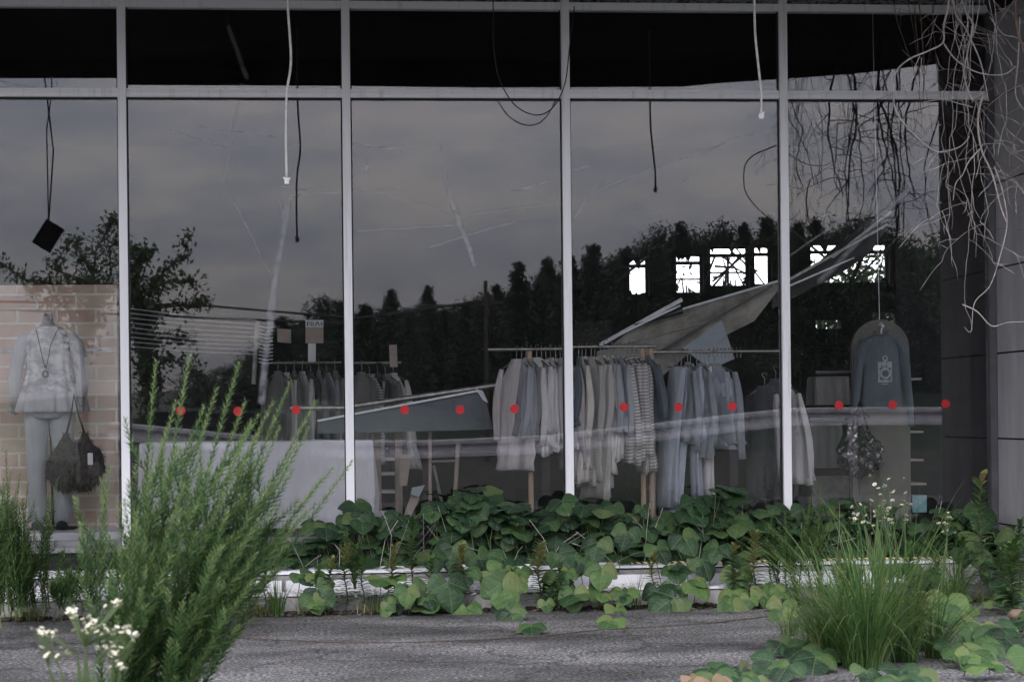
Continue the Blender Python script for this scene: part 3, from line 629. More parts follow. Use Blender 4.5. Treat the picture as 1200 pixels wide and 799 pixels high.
# ---- slumped grey panel with a pole along its top
sp_=empty('slumped_panel',P(470,480,1.4),label='slate grey panel slumped diagonally with a bright upper edge, central window',cat='panel'); c0=P(470,480,1.4)
Q=[P(u,v,1.4) for u,v in ((372,494),(559,459),(570,472),(578,503),(372,508))]
MB().prism([x-c0 for x in Q],(0,.03,0)).build('sheet',M['greypanel'],sp_)
MB().bar(P(372,493,1.38)-c0,P(559,458,1.38)-c0,.03,.016,0,V((0,0,1))).build('edge_strip',M['bright'],sp_)
MB().tube([P(340,478,1.45)-c0,P(400,478,1.45)-c0,P(592,450,1.45)-c0],.022,10).build('pole',M['steel'],sp_)
cp=MB(); cp.prism([x-c0 for x in [P(u,v,1.37) for u,v in ((557,455),(566,458),(572,472),(566,469))]],(0,.02,0)); cp.build('bracket',M['bright'],sp_)

# ---- fallen wire blind in the second bay
bl=empty('fallen_wire_grid',P(230,395,1.8),label='sagging grid of thin white wires hanging behind the feathery shrub',cat='wire grid'); c0=P(230,395,1.8)
mb=MB()
for k in range(9):
    a=P(140,360+k*5.6,1.8)-c0; b=P(300,375+k*5.0,1.8)-c0; m_=(a+b)/2+V((0,0,-.015+.004*sin(k)))
    mb.tube([a,m_,b],.0035,5)
mb.build('wires',M['bright'],bl)
mb=MB()
for k in range(11): mb.tube([P(303,382+k*4.2,1.8)-c0,P(312,384+k*4.2,1.8)-c0,P(320,383+k*4.2,1.8)-c0],.005,5)
mb.build('clips',M['bright'],bl)
MB().tube([P(302,376,1.82)-c0,P(300,400,1.82)-c0,P(297,450,1.82)-c0],.02,8).build('post',M['steel'],bl)
# ---- price sign on a post
c0=P(366,400,3.2); sg=empty('sign_stand',c0,label='small shop sign with white header and illegible teal letters on a pale post',cat='sign')
def rect(p,q,Y): return [P(p[0],p[1],Y)-c0,P(q[0],p[1],Y)-c0,P(q[0],q[1],Y)-c0,P(p[0],q[1],Y)-c0]
MB().prism(rect((358,384),(379,402),3.2),(0,.02,0)).build('board',M['beige'],sg)
hd_=MB().prism(rect((358,375),(379,383.6),3.2),(0,.02,0)).build('header',M['white'],sg)
tl=MB()
for p,q in (((359.5,377),(361,382)),((361.4,377),(363.4,378)),((361.4,379.6),(363.4,380.4)),((364.2,377),(365.2,382)),((366.4,377),(367.4,382)),((376,377),(377,382)),((377.3,379),(378.4,380))):
    tl.prism([x+V((0,-.004,0)) for x in rect(p,q,3.2)],(0,.002,0))
tl.bar(P(369.5,382,3.196)-c0,P(372,376.6,3.196)-c0,.008,.002,0,V((0,1,0))); tl.bar(P(372,376.6,3.194)-c0,P(374.5,382,3.194)-c0,.008,.002,0,V((0,1,0)))
tl.build('lettering',mat('teal_print',(.05,.16,.16)),hd_)
MB().prism(rect((361,402.3),(370,424),3.2),(0,.04,0)).build('post',M['white'],sg)
flat_thing('card_sign',[(325,385),(341,386),(341,402),(325,401)],3.4,.02,M['beige'],'plain brown card sign left of the sign with white header','sign')
flat_thing('hanging_tag',[(456,404),(465,404),(466,430),(457,430)],3.0,.01,M['beige'],'yellowish tall tag hanging above the far striped clothes','tag')
flat_thing('grey_board',[(673,376),(717,376),(717,404),(673,404)],3.6,.03,M['floor'],'plain grey rectangular board behind the hanger row of the cream clothes','board')

# ---- fallen ceiling
CY=2.4
def ceil_piece(name,pts,m,label,cat,th=.03,group=None): return flat_thing(name,[(u,v) for u,v,_ in pts],0,th,m,label,cat,[y for *_,y in pts],group)
ceil_piece('ceiling_sheet',[(742,384,2.2),(800,362,2.25),(913,331,2.35),(912,340,2.35),(884,376,2.3),(852,392,2.3),(800,420,2.2),(700,418,2.15)],M['ceil_board'],'large stained ceiling board fallen diagonally above the hanging clothes','ceiling board')
ceil_piece('ceiling_sheet',[(700,412,2.12),(846,375,2.22),(812,402,2.2),(800,420,2.2),(763,452,2.2),(700,452,2.15)],M['ceil_board'],'lower dull ceiling board hanging behind the striped clothes','ceiling board')
ceil_piece('blue_board',[(846,375,2.05),(861,420,2.0),(833,432,2.0),(800,408,2.02)],M['bluegrey'],'pale blue grey board dangling under the fallen ceiling','board')
def beam(name,p,q,Y1,Y2,w,h,m,label,cat,group=None):
    a=P(*p,Y1); b=P(*q,Y2); o=MB().bar(V((0,0,0)),b-a,w,h,0).build(name,m); o.location=a; return tag(o,label,cat,group)
beam('metal_profile',(703,404),(799,351),2.1,2.2,.02,.03,M['bright'],'bright metal profile at the torn end of the fallen ceiling','metal profile')
beam('metal_profile',(712,398),(797,358),2.05,2.15,.02,.014,M['bright'],'thinner pale profile just under the bright torn end profile','metal profile')
beam('metal_profile',(745,381),(800,366),2.12,2.18,.03,.02,M['plinth'],'short dark profile set into the fallen ceiling edge','metal profile')
beam('metal_profile',(756,422),(905,335),2.1,2.28,.015,.018,M['alu_dark'],'long dark seam profile crossing the fallen ceiling board','metal profile')
beam('metal_profile',(800,362),(913,329),2.2,2.33,.015,.016,M['bright'],'pale trim along the top edge of the fallen ceiling','metal profile')
ceil_piece('ceiling_sheet',[(905,334,2.35),(955,312,2.4),(985,284,2.5),(1020,256,2.55),(1048,258,2.55),(1016,300,2.45),(975,326,2.4),(905,362,2.35)],M['ceil_back'],'dark twisted ceiling sheet rising across the right end windows','ceiling board')
beam('metal_profile',(918,338),(1001,302),2.25,2.35,.012,.012,M['bright'],'thin pale strip under the dark twisted ceiling sheet','metal profile')
beam('metal_profile',(922,329),(1040,263),2.3,2.5,.02,.02,M['steel'],'grey rail along the dark twisted ceiling sheet','metal profile')
beam('metal_profile',(975,302),(1044,248),2.4,2.55,.018,.02,M['steel'],'short grey rail beside the small leafy back window','metal profile')
beam('metal_profile',(982,298),(995,275),2.6,2.7,.03,.03,M['alu_dark'],'dark broken hanger at the dark twisted ceiling sheet','metal profile')
beam('ceiling_strut',(1028,262),(995,335),3.0,3.0,.03,.03,M['dark'],'dark strut crossing the rightmost back window','strut')
for i,(p,q,t) in enumerate((((760,300),(722,330),.02),((820,345),(838,300),.015),((905,250),(1000,330),.018),((1060,270),(985,345),.02),((835,330),(880,292),.016),((848,336),(858,290),.01),((862,290),(905,345),.012))):
    beam('ceiling_strut',p,q,4.5+.3*i,4.8+.3*i,t,t,M['ceil_back'],['dark strut left of the back windows','thin dark strut between second and third back windows','dark strut crossing to the right mullion top','dark strut right of the rightmost back window','dark strut slanting over the branchy back window','thin upright strut in the branchy back window','thin strut falling right over the branchy back window'][i],'strut')

# ---- garments
def sheet_seed(s): return random.Random(s)
def garment(kind, m, L=.75, sl=.55, th=.045, seed=0, hanger=True, turn=0, wide=.2, hm=None):
    """a garment on a hanger; local origin on the rail, shoulders along y"""
    rr=random.Random(seed); t=empty('hanging_'+kind)
    zt=-.075
    n=40; k1=rr.randint(4,7); ph=rr.uniform(0,6)
    mb=MB(); rings=[]
    for i in range(13):
        s=i/12; z=zt-L*s
        hy=interp([(0,.055),(.05,.10),(.12,wide*.9),(.2,wide),(.6,wide*1.02),(1,wide*(1.08+rr.uniform(-.1,.1)))],s)
        hx=interp([(0,.012),(.06,.016),(.15,th*.55),(.5,th*.9),(1,th*1.5)],s)
        fold=interp([(0,0),(.15,.12),(.5,.34),(1,.46)],s)
        ring=[]
        for j in range(n):
            a=2*pi*j/n; f=fold*(sin(k1*a+ph+s)+.6*sin((k1*2+1)*a+2*ph))
            dz=.10*(1-abs(cos(a)))*0 - (.11*abs(sin(a))**1.5 if s<.15 else .11*abs(sin(a))**1.5*(1-(s-.15)*.9))*min(1,s*20)
            ring.append(V((hx*cos(a)*(1+f)+.012*sin(7*s+ph)*s, hy*sin(a)*(1+f*.25), z+dz*.5+ (.012*sin(3*a+ph)*s))))
        rings.append(ring)
    mb.loft(rings[::-1]); mb.build('garment_body',m,t,smooth=True)
    if sl>0:
        for sgn in (-1,1):
            ms=MB(); pts=[]; rs=[]
            sway=rr.uniform(-.03,.03)
            for i in range(8):
                s=i/7; pts.append(V((sway*s+.008*sin(6*s+ph), sgn*(wide*.88+.035*sin(s*2.4)), zt-.07-sl*s))); rs.append(interp([(0,.020),(.2,.034),(.8,.034),(.92,.024),(1,.030)],s))
            rg=[ellring(p,r*.8,r*1.05,20,.16*(.4+i*.12),4,ph+i*.3) for i,(p,r) in enumerate(zip(pts,rs))]
            ms.loft(rg[::-1]); ms.build('sleeve',m,t,smooth=True)
    if hanger:
        h=MB(); h.tube([V((0,.0,-.075)),V((0,0,-.02)),V((0,.014,-.006)),V((0,.02,.008)),V((0,.008,.022)),V((0,-.012,.02)),V((0,-.018,.006))],.0032,6)
        h.tube([V((0,-wide*.85,-.15)),V((0,-.03,-.085)),V((0,.03,-.085)),V((0,wide*.85,-.15))],.007,6); h.build('hanger',hm or M['steel'],t)
    t.rotation_euler.z=turn
    return t
def trousers(m, L=.95, seed=0, turn=0):
    rr=random.Random(seed); t=empty('hanging_trousers'); ph=rr.uniform(0,6)
    mb=MB(); rings=[]
    for i in range(12):
        s=i/11; rings.append(ellring((.015*sin(4*s+ph),0,-.10-L*s), .03+.012*s, .13+.03*s, 32, .05+.14*s, 5, ph+s))
    mb.loft(rings[::-1]); mb.build('trouser_legs',m,t,smooth=True)
    h=MB(); h.tube([V((0,0,-.10)),V((0,0,-.02)),V((0,.014,-.006)),V((0,.02,.008)),V((0,.008,.022)),V((0,-.012,.02))],.0032,6); h.tube([V((0,-.15,-.10)),V((0,.15,-.10))],.006,6); h.build('hanger',M['steel'],t)
    t.rotation_euler.z=turn; return t
F={}
F['pinkgrey']=fabric('pinkish_grey_linen',(.72,.67,.68),(.55,.50,.51)); F['lilac']=fabric('dusty_lilac_cotton',(.62,.57,.61),(.45,.41,.45))
F['pale']=fabric('pale_grey_cotton',(.84,.82,.82),(.62,.61,.61)); F['cream']=fabric('dirty_cream_cotton',(.84,.82,.76),(.60,.57,.50))
F['bluegrey']=fabric('blue_grey_cotton',(.50,.52,.56),(.35,.37,.42)); F['slate']=fabric('slate_blue_cotton',(.16,.19,.22),(.11,.13,.155))
F['striped']=fabric('striped_grey_knit',(.78,.75,.72),(.6,.57,.56),stripes=(13,(.34,.33,.33))); F['denim']=fabric('washed_pale_denim',(.60,.64,.72),(.42,.46,.53))
F['denimdk']=fabric('faded_blue_chambray',(.42,.445,.49),(.28,.30,.34)); F['dim']=fabric('dim_shade_cotton',(.28,.27,.27),(.18,.18,.18)); F['dimdark']=fabric('dark_shade_cotton',(.10,.10,.11),(.06,.06,.07))  # dim and dark cottons: deep shade put into the cloth colour
F['finestripe']=fabric('fine_striped_cotton',(.74,.72,.68),(.55,.53,.50),stripes=(26,(.42,.40,.39)))
def place(t,u,v,Y,label,cat,group):
    p=P(u,v,Y); t.location=p+V((0,R.uniform(-.04,.05) if group else 0,R.uniform(-.02,.0) if group else 0)); return tag(t,label,cat,group)
WORDS=['first','second','third','fourth','fifth','sixth','seventh','eighth','ninth','tenth','eleventh','twelfth','thirteenth','fourteenth','fifteenth','sixteenth','seventeenth','eighteenth','nineteenth','twentieth']
def row(u0,u1,vbar,Y,specs,where,group,slope=0):
    n=len(specs)
    for i,s in enumerate(specs):
        kind,fk,L,sl,adj=s; u=u0+(u1-u0)*i/(n-1) if n>1 else u0
        turn=R.uniform(-.22,.22)+adj
        if kind=='trousers': t=trousers(F[fk],L,seed=i+int(u),turn=turn)
        else: t=garment(kind,F[fk],L*R.uniform(.92,1.07),sl*R.uniform(.85,1.1),R.uniform(.024,.042),seed=i+int(u),turn=turn,wide=R.uniform(.18,.215))
        t.rotation_euler.y=(.5-i/(n-1))*.14+R.uniform(-.03,.03)
        cn={'pinkgrey':'pinkish grey','lilac':'dusty lilac','pale':'pale grey','cream':'dirty cream','bluegrey':'blue grey','slate':'slate blue','striped':'grey striped','denim':'pale denim','denimdk':'faded blue','dim':'dim grey','dimdark':'dark','finestripe':'finely striped'}[fk]
        ordn=WORDS[i]+' from left' if i<n-1 else 'rightmost'
        place(t,u,vbar+slope*i,Y,f'{cn} {kind} {ordn} on {where}',kind,group)
def rack(name,label,u0,u1,v,Y,legs,m_leg,ends=True):
    a=P(u0,v,Y); b=P(u1,v,Y); r=empty(name,a,label=label,cat='clothes rack')
    MB().tube([V((0,0,-.01)),V((b.x-a.x,0,-.01))],.011,10).build('rail',M['steel'],r)
    for u in legs:
        x=P(u,v,Y).x-a.x
        MB().tube([V((x,.03,-.015)),V((x,.03,.44-a.z))],.02,10).build('post',m_leg,r)
    return r
# rack one
Y1=.95
rack('clothes_rack','clothes rack left of the middle mullion with pale wooden post',572,672,408,Y1,(621,),M['wood'])
row(606,662,407,Y1,[('jacket','pinkgrey',.78,.55,.55),('shirt','bluegrey',.55,.5,.3),('shirt','bluegrey',.58,.5,.3),('shirt','denimdk',.52,.46,.3),('blouse','pale',.62,.5,.25),('blouse','pale',.66,.55,.2),('shirt','pale',.66,.5,.25),('blouse','lilac',.60,.55,.2),('blouse','lilac',.64,.5,.2),('blouse','pinkgrey',.70,.5,.15),('tunic','lilac',.82,.55,.2)],'the rack left of the middle mullion','clothes on the rack left of the middle mullion')
# rack two
rack('clothes_rack','clothes rack right of the middle mullion with two wooden posts',668,768,405,Y1,(753,763),M['wood'])
row(678,757,404,Y1,[('shirt','slate',.5,.4,.1),('blouse','cream',.86,.55,.2),('blouse','cream',.95,.55,.1),('blouse','finestripe',.90,.55,.15),('blouse','cream',.92,.5,.1),('tunic','finestripe',1.0,.55,.1),('tunic','pale',.96,.55,.1),('blouse','cream',.80,.5,.1),('shirt','pale',.78,.5,.1),('shirt','bluegrey',.58,.5,.1),('shirt','bluegrey',.55,.5,.2),('sweater','striped',.76,.6,.25),('sweater','striped',.80,.6,.1),('sweater','striped',.74,.6,.1),('shirt','finestripe',.84,.6,.0),('shirt','striped',.80,.55,.1),('shirt','slate',.52,.46,.2)],'the rack right of the middle mullion','clothes on the rack right of the middle mullion')
# rack three
rack('clothes_rack','clothes rack under the fallen ceiling holding pale denim',765,916,411,1.0,(765,),M['steel'])
row(795,836,412,1.0,[('trousers','denim',1.05,0,.2),('trousers','denim',1.12,0,.1),('shirt','denimdk',.60,.55,.3),('shirt','denim',.62,.55,.1),('trousers','denim',.98,0,.1),('shirt','denimdk',.66,.55,.2),('trousers','pale',.98,0,.2),('shirt','denim',.62,.58,.4),('shirt','denimdk',.60,.62,.5)],'the rack under the fallen ceiling','clothes on the rack under the fallen ceiling')
for i in range(9):
    h=MB(); h.tube([V((0,0,-.05)),V((0,0,-.02)),V((0,.014,-.006)),V((0,.02,.008)),V((0,.008,.022)),V((0,-.012,.02))],.003,6); o=h.build('empty_hook',M['steel']); u=832+i*4.5
    o.location=P(u,411,1.0); tag(o,f'bare metal hook on the rail beside the pale denim clothes','hook','bare hooks on the rail under the fallen ceiling')
# trouser leg hanging obliquely
# garments near the fourth mullion
t=garment('coat',F['pale'],.72,.62,.04,seed=5,turn=.25,wide=.2); t.rotation_euler.y=-.12; place(t,921,438,.7,'white coat showing as a strip just right of the fourth mullion','coat',None)
t=garment('dress',F['dimdark'],.85,.4,.06,seed=6,turn=1.2,wide=.14); place(t,896,440,1.3,'dim patterned dress hanging left of the fourth mullion','dress',None)
t=garment('shirt',F['slate'],.5,.35,.04,seed=8,turn=.6,wide=.14); place(t,909,432,1.5,'dim blue shirt hanging above the patterned dress','shirt',None)
# far racks
rack('clothes_rack','far clothes rack in deep shade below the small shop sign',318,400,424,4.2,(),M['steel'])
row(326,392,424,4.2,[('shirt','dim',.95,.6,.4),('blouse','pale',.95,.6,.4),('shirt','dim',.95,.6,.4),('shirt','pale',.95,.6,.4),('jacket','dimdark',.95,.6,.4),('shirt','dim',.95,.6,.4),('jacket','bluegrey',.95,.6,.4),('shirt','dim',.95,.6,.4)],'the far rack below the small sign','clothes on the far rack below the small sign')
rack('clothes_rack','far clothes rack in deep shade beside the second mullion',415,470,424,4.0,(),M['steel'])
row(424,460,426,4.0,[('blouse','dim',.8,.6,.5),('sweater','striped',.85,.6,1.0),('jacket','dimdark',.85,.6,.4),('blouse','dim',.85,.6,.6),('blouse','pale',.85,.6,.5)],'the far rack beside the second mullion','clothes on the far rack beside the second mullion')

# ---- arched display board with sweatshirt, right bay
BY=.9; c0=P(1034,590,BY); c0.z=.42
db=empty('display_board',c0,label='tall arched grey display board standing in the right bay',cat='display board')
lx=P(998,430,BY).x-c0.x; rx=P(1066,430,BY).x-c0.x; zc=P(1030,409,BY).z-c0.z; rad=(rx-lx)/2; cx_=(lx+rx)/2
pts=[V((lx,0,0)),V((lx,0,zc))]+[V((cx_-rad*cos(pi*k/20),0,zc+rad*1.0*sin(pi*k/20))) for k in range(1,20)]+[V((rx,0,zc)),V((rx,0,0))]
MB().prism(pts,(0,.04,0)).build('arched_panel',mat('olive_grey_board',(.175,.17,.15),(.14,.135,.12),scale=3,rough=.7),db)
MB().tube([V((cx_,.02,zc+rad)),V((cx_-.02,.05,4.3-c0.z))],.003,6).build('hanging_wire',M['bright'],db)
MB().box((lx+.1,.041,0),(rx-.1,.3,.03)).build('foot',M['dark'],db)
# sweatshirt, front on
ty=BY-.07; tc_=P(1033,425,ty)
sw=empty('sweatshirt',tc_,label='dark blue long sleeved sweatshirt with pale round print on the arched board',cat='sweatshirt')
def wz(v): return P(1033,v,ty).z-tc_.z
k=1/162
mb=MB(); prof=[(391,9,.03),(394,14,.035),(399,23,.045),(408,25,.05),(430,24,.055),(455,24,.055),(476,26,.05),(478,25,.04)]
mb.loft([ellring((0,0,wz(v)),w_/162,d_,44,.012+.02*(v-390)/90,8,v*.05) for v,w_,d_ in reversed(prof)]); mb.build('torso',F['slate'],sw,smooth=True)
for s in (-1,1):
    ms=MB(); pp=[(18,397,10),(25,408,8.5),(29,430,7.5),(31,455,6.5),(34,478,5.5),(35,492,4.6),(35,500,5)]
    ms.loft([ellring((s*u/162,-.01,wz(v)),r/162*.8,r/162*.8,20,.06,4,v*.1) for u,v,r in reversed(pp)]); ms.build('sleeve',F['slate'],sw,smooth=True)
pr=MB()
zf=-.062
def sq(u0,v0,u1,v1): pr.prism([V(((u0-1033)/162,zf,wz(v0))),V(((u1-1033)/162,zf,wz(v0))),V(((u1-1033)/162,zf,wz(v1))),V(((u0-1033)/162,zf,wz(v1)))],(0,.003,0))
sq(1026,424,1030,431);sq(1031,424,1036,428.5);sq(1037,424,1043,431);sq(1026,431.3,1028,448);sq(1041.5,431.3,1043,447);sq(1028.3,445.5,1041.2,448);sq(1030,449.5,1038,450.5);sq(1031,429.2,1036,430.3)
for rr_,cz,th_ in ((5.6,438,.010),(2.6,420.5,.007)):
    pr.tube([V((1.5/162+rr_/162*cos(a*pi/10),zf,wz(cz)+rr_/162*sin(a*pi/10))) for a in range(21)],th_,6,caps=False)
pr.build('round_print',mat('pale_print',(.50,.53,.55),(.30,.33,.36),scale=60,lo=.4,hi=.5),sw)
nb=MB(); nb.tube([V((.055*cos(a*pi/8),-.01-.03*sin(a*pi/8),wz(391)+.012*cos(a*pi/4))) for a in range(17)],.011,8,caps=False); nb.build('collar',F['slate'],sw,smooth=True)
hk=MB(); hk.tube([V((0,0,wz(394))),V((0,0,wz(386))),V((.02,0,wz(382))),V((.0,0,wz(378))),V((-.015,0,wz(381)))],.006,6); hk.ball((0,-.02,wz(382)),.012); hk.build('hook',M['bright'],sw)
# sequin bag
def sequin():
    m,nt,out=newmat('dark_sequins'); b=N(nt,'ShaderNodeBsdfPrincipled'); nt.links.new(b.outputs[0],out.inputs[0]); b.inputs['Roughness'].default_value=.25; b.inputs['Metallic'].default_value=.5
    tc=N(nt,'ShaderNodeTexCoord'); vo=N(nt,'ShaderNodeTexVoronoi'); vo.inputs['Scale'].default_value=70; nt.links.new(tc.outputs['Object'],vo.inputs['Vector'])
    cr=ramp(nt,[(.0,(.02,.02,.022)),(.72,(.05,.05,.055)),(.86,(.35,.35,.36)),(1,(.5,.5,.5))]); nt.links.new(vo.outputs['Color'],cr.inputs[0]); nt.links.new(cr.outputs[0],b.inputs['Base Color'])
    bp=N(nt,'ShaderNodeBump'); bp.inputs['Strength'].default_value=1; nt.links.new(vo.outputs['Distance'],bp.inputs['Height']); nt.links.new(bp.outputs[0],b.inputs['Normal']); return m
handbag('handbag','dark sequinned slouchy handbag hanging before the arched display board',1007,486,556,52,.72,sequin(),470,tagm=False,two=False)
# shelves of clothes left of the board: cabinet + hanging folded clothes
c0=P(947,600,1.5); c0.z=.42
cb=empty('cabinet',c0,label='low grey cabinet left of the arched display board',cat='cabinet')
wz_=P(999,600,1.5).x-c0.x; hz_=P(960,553,1.5).z-.42
MB().box((0,0,0),(wz_,.5,hz_)).build('carcass',M['floor'],cb); MB().box((.03,-.02,.03),(wz_-.03,-.002,hz_-.03)).build('door',M['steel'],cb)
def clothbundle(name,label,u0,u1,v0,v1,Y,m):
    a=P(u0,v0,Y); b=P(u1,v1,Y); hx=(b.x-a.x)/2; c=V(((a.x+b.x)/2,Y+.14,b.z)); h=a.z-b.z; o=empty(name,c,label=label,cat='folded clothes')
    mb=MB(); mb.loft([rect_ring(hx*1.03,.15,0,18,.012),rect_ring(hx,.14,h*.6,18,.010),rect_ring(hx*.97,.14,h*.93,18,.006),rect_ring(hx*.92,.12,h,18,.002)]); mb.build('cloth',m,o)
    MB().tube([V((-hx,-.16,h+.03)),V((hx,-.16,h+.03))],.012,8).build('rail',M['steel'],o)
    return o
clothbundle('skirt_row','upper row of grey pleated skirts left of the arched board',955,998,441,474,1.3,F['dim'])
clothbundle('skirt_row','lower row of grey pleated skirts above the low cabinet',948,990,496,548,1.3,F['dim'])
# wall shelf brackets right of the board
c0=P(1067,600,1.6); c0.z=.42
ws=empty('wall_shelves',c0,label='dark shelf unit with pale shelf edges right of the arched board',cat='shelf')
MB().box((0,.35,0),(.6,.38,2.2)).build('back_panel',M['dark'],ws)
for v,l in ((444,.08),(506,.09),(539,.09),(567,.11)):
    z=P(1070,v,1.6).z-.42; MB().box((0,0,z-.008),(l+.02,.34,z+.008)).build('shelf',M['beige'],ws)
flat_thing('teal_box',[(1069,580),(1086,580),(1086,600),(1069,600)],1.2,.1,mat('teal_card',(.12,.38,.42),(.35,.5,.5),scale=30),'small teal patterned box at the foot of the dark shelf unit','box')
# ================================================================== plants
UP=V((0,0,1))
def rdir(): 
    v=V((R.gauss(0,1),R.gauss(0,1),R.gauss(0,1))); return v.normalized()
def diamond(mb,p,d,side,L,W,mi=0,curl=0.0):
    """a small leaf folded along its midrib"""
    n=d.cross(side).normalized(); m=p+d*L*.45
    mb.add([p, m-side*W*.5+n*W*.12, p+d*L-n*L*curl, m+side*W*.5+n*W*.12, m-n*L*curl*.3],[(0,1,4),(0,4,3),(1,2,4),(4,2,3)],mi)
def plume(st,lf,base,tip,bend,rad,density,L,mi_tip=1,W=.14,r0=.006,tipfrac=.16):
    """a shoot densely set with small upward pressed leaves"""
    base=V(base); tip=V(tip); n=10; pts=[]
    for i in range(n+1):
        t=i/n; pts.append(base.lerp(tip,t)+bend*sin(t*pi)*.5)
    st.tube(pts,[r0*(1-.75*i/n) for i in range(n+1)],5)
    ln=(tip-base).length; k=int(ln*density); gold=2.39996; ph=R.random()*6
    for i in range(k):
        t=.06+.94*i/k; j=min(int(t*n),n-1); f=t*n-j; p=pts[j].lerp(pts[j+1],f); ax=(pts[j+1]-pts[j]).normalized()
        a=ph+i*gold; x=ax.orthogonal().normalized(); y=ax.cross(x); o=x*cos(a)+y*sin(a)
        s=(1-.55*t**2)*R.uniform(.75,1.2); d=(ax*R.uniform(.75,1.1)+o*rad).normalized()
        diamond(lf,p,d,ax.cross(o).normalized(),L*s,L*W*s*1.0,mi_tip if t>1-tipfrac*R.uniform(.6,1.3) else 0)
def shrub(name,base,shoots,label,cat,dens=330,L=.036,rad=.80):
    o=empty(name,base,label=label,cat=cat); st=MB(); lf=MB(); base=V(base)
    for p,q,nsub,sp in shoots:
        p=V(p)-base; q=V(q)-base; bend=V((-.02+R.uniform(-.03,.03),R.uniform(-.02,.02),0)) - (q-p).cross(V((0,1,0))).normalized()*(-.04*(q-p).length)
        plume(st,lf,p,q,bend,rad,dens,L,r0=.0055,W=.17)
        ln=(q-p).length
        for k in range(nsub):
            t=.22+.50*(k+R.random())/nsub; a=p.lerp(q,t)+bend*sin(t*pi)*.5
            ax=(q-p).normalized(); side=(ax.orthogonal()*R.choice((-1,1))+rdir()*.8); side=(side-ax*side.dot(ax)).normalized()
            l2=sp*(1-.55*t)*R.uniform(.6,1.25)
            d=(ax+side*R.uniform(.30,.55)).normalized()
            plume(st,lf,a,a+d*l2,side*.03,rad,dens,L*.85,r0=.0025,tipfrac=.25,W=.17)
    st.build('stems',M['stem_green'],o); lf.build('foliage',[M['needle'],M['needle_tip']],o)
    return o
# ---- big feathery shrub in the foreground, leaning right
ZB=7.6-DCAM
def Q3(u,v,y=0.0): return P(u,v,ZB+y)
shoots=[]
tips=[(262,425,.1,7,.42),(222,418,.2,6,.4),(183,422,.25,5,.38),(322,448,.0,8,.42),(302,470,-.15,7,.4),(352,470,.1,8,.38),(236,455,-.2,6,.36),(275,500,-.25,7,.4),
      (206,470,.0,6,.36),(372,548,.05,7,.3),(352,590,-.2,5,.3),(395,540,.2,0,.2),(196,500,.2,4,.3),(128,545,-.1,4,.3),(118,560,.2,3,.25),(340,600,.1,4,.3),(360,560,.25,4,.3),(255,560,-.35,6,.35),(215,570,-.45,6,.35),(180,520,-.25,6,.35),
      (300,560,-.3,6,.35),(285,610,-.4,5,.3),(160,600,-.45,5,.3),(240,640,-.5,5,.3),(200,650,-.5,5,.28),(330,520,-.05,7,.35),(345,500,.2,6,.3),(140,640,-.3,4,.28),(278,680,-.5,4,.25),(170,560,.15,6,.35),(225,520,.3,7,.4),(270,470,.3,7,.4),(310,500,.3,7,.4),(245,600,0,6,.35),(200,600,.1,6,.35)]
base0=PG(190,872,0); base0=V((P(158,860,ZB).x,ZB,0))
for (u,v,dy,ns,sp) in tips:
    b=V((base0.x+R.uniform(-.10,.12),ZB+dy*.2,.02)); b.x+= (u-240)/2600
    shoots.append((b,Q3(u+(18 if u>230 else 0),v,dy*.8),int(ns*1.7),sp*1.05))
shrub('feathery_shrub',V((base0.x,ZB,0)),shoots,'tall feathery green shrub leaning right before the white draped table','shrub',dens=290,L=.052)
# a dark bare stem inside it is one of its own stems; smaller feathery weeds stand at the left edge
def feather(u,vt,vb,y,label,nshoots=4,spread=.12,sp=.2,L=.048,name='feathery_weed',dens=230):
    b=P(u,vb,y); b.z=max(0,b.z); sh_=[]
    for k in range(nshoots):
        t=P(u+R.uniform(-1,1)*spread*170,vt+R.uniform(0,1)*(vb-vt)*.35*(k>0),y+R.uniform(-.1,.1)); sh_.append((b+V((R.uniform(-.04,.04),R.uniform(-.04,.04),0)),t,11,sp))
    return shrub(name,b,sh_,label,'weed',dens=dens,L=L,rad=.95)
feather(18,528,722,-1.6,'dense feathery weed at the left edge under the mannequin',7,.16,.24)
feather(-6,560,735,-2.2,'leafy weed cut off by the left border of the photo',7,.2,.24)
feather(57,560,712,-1.3,'thin feathery weed before the mannequin trousers',3,.07,.16)
feather(86,640,712,-1.15,'low feathery weed between the mannequin and the shrub',3,.08,.13)
feather(958,565,705,-1.15,'upright feathery weed left of the big grass clump',4,.07,.17,L=.05)
feather(934,600,700,-1.05,'low feathery weed below the fourth mullion',4,.09,.15)
feather(912,596,690,-.95,'dark sprig of feathery weed just left of fourth mullion',2,.05,.14)
feather(414,618,690,-.9,'pale feathery weed at the foot of the second mullion',3,.06,.16)
feather(1000,640,740,-1.8,'feathery weed tangled in the big grass clump',5,.14,.2)

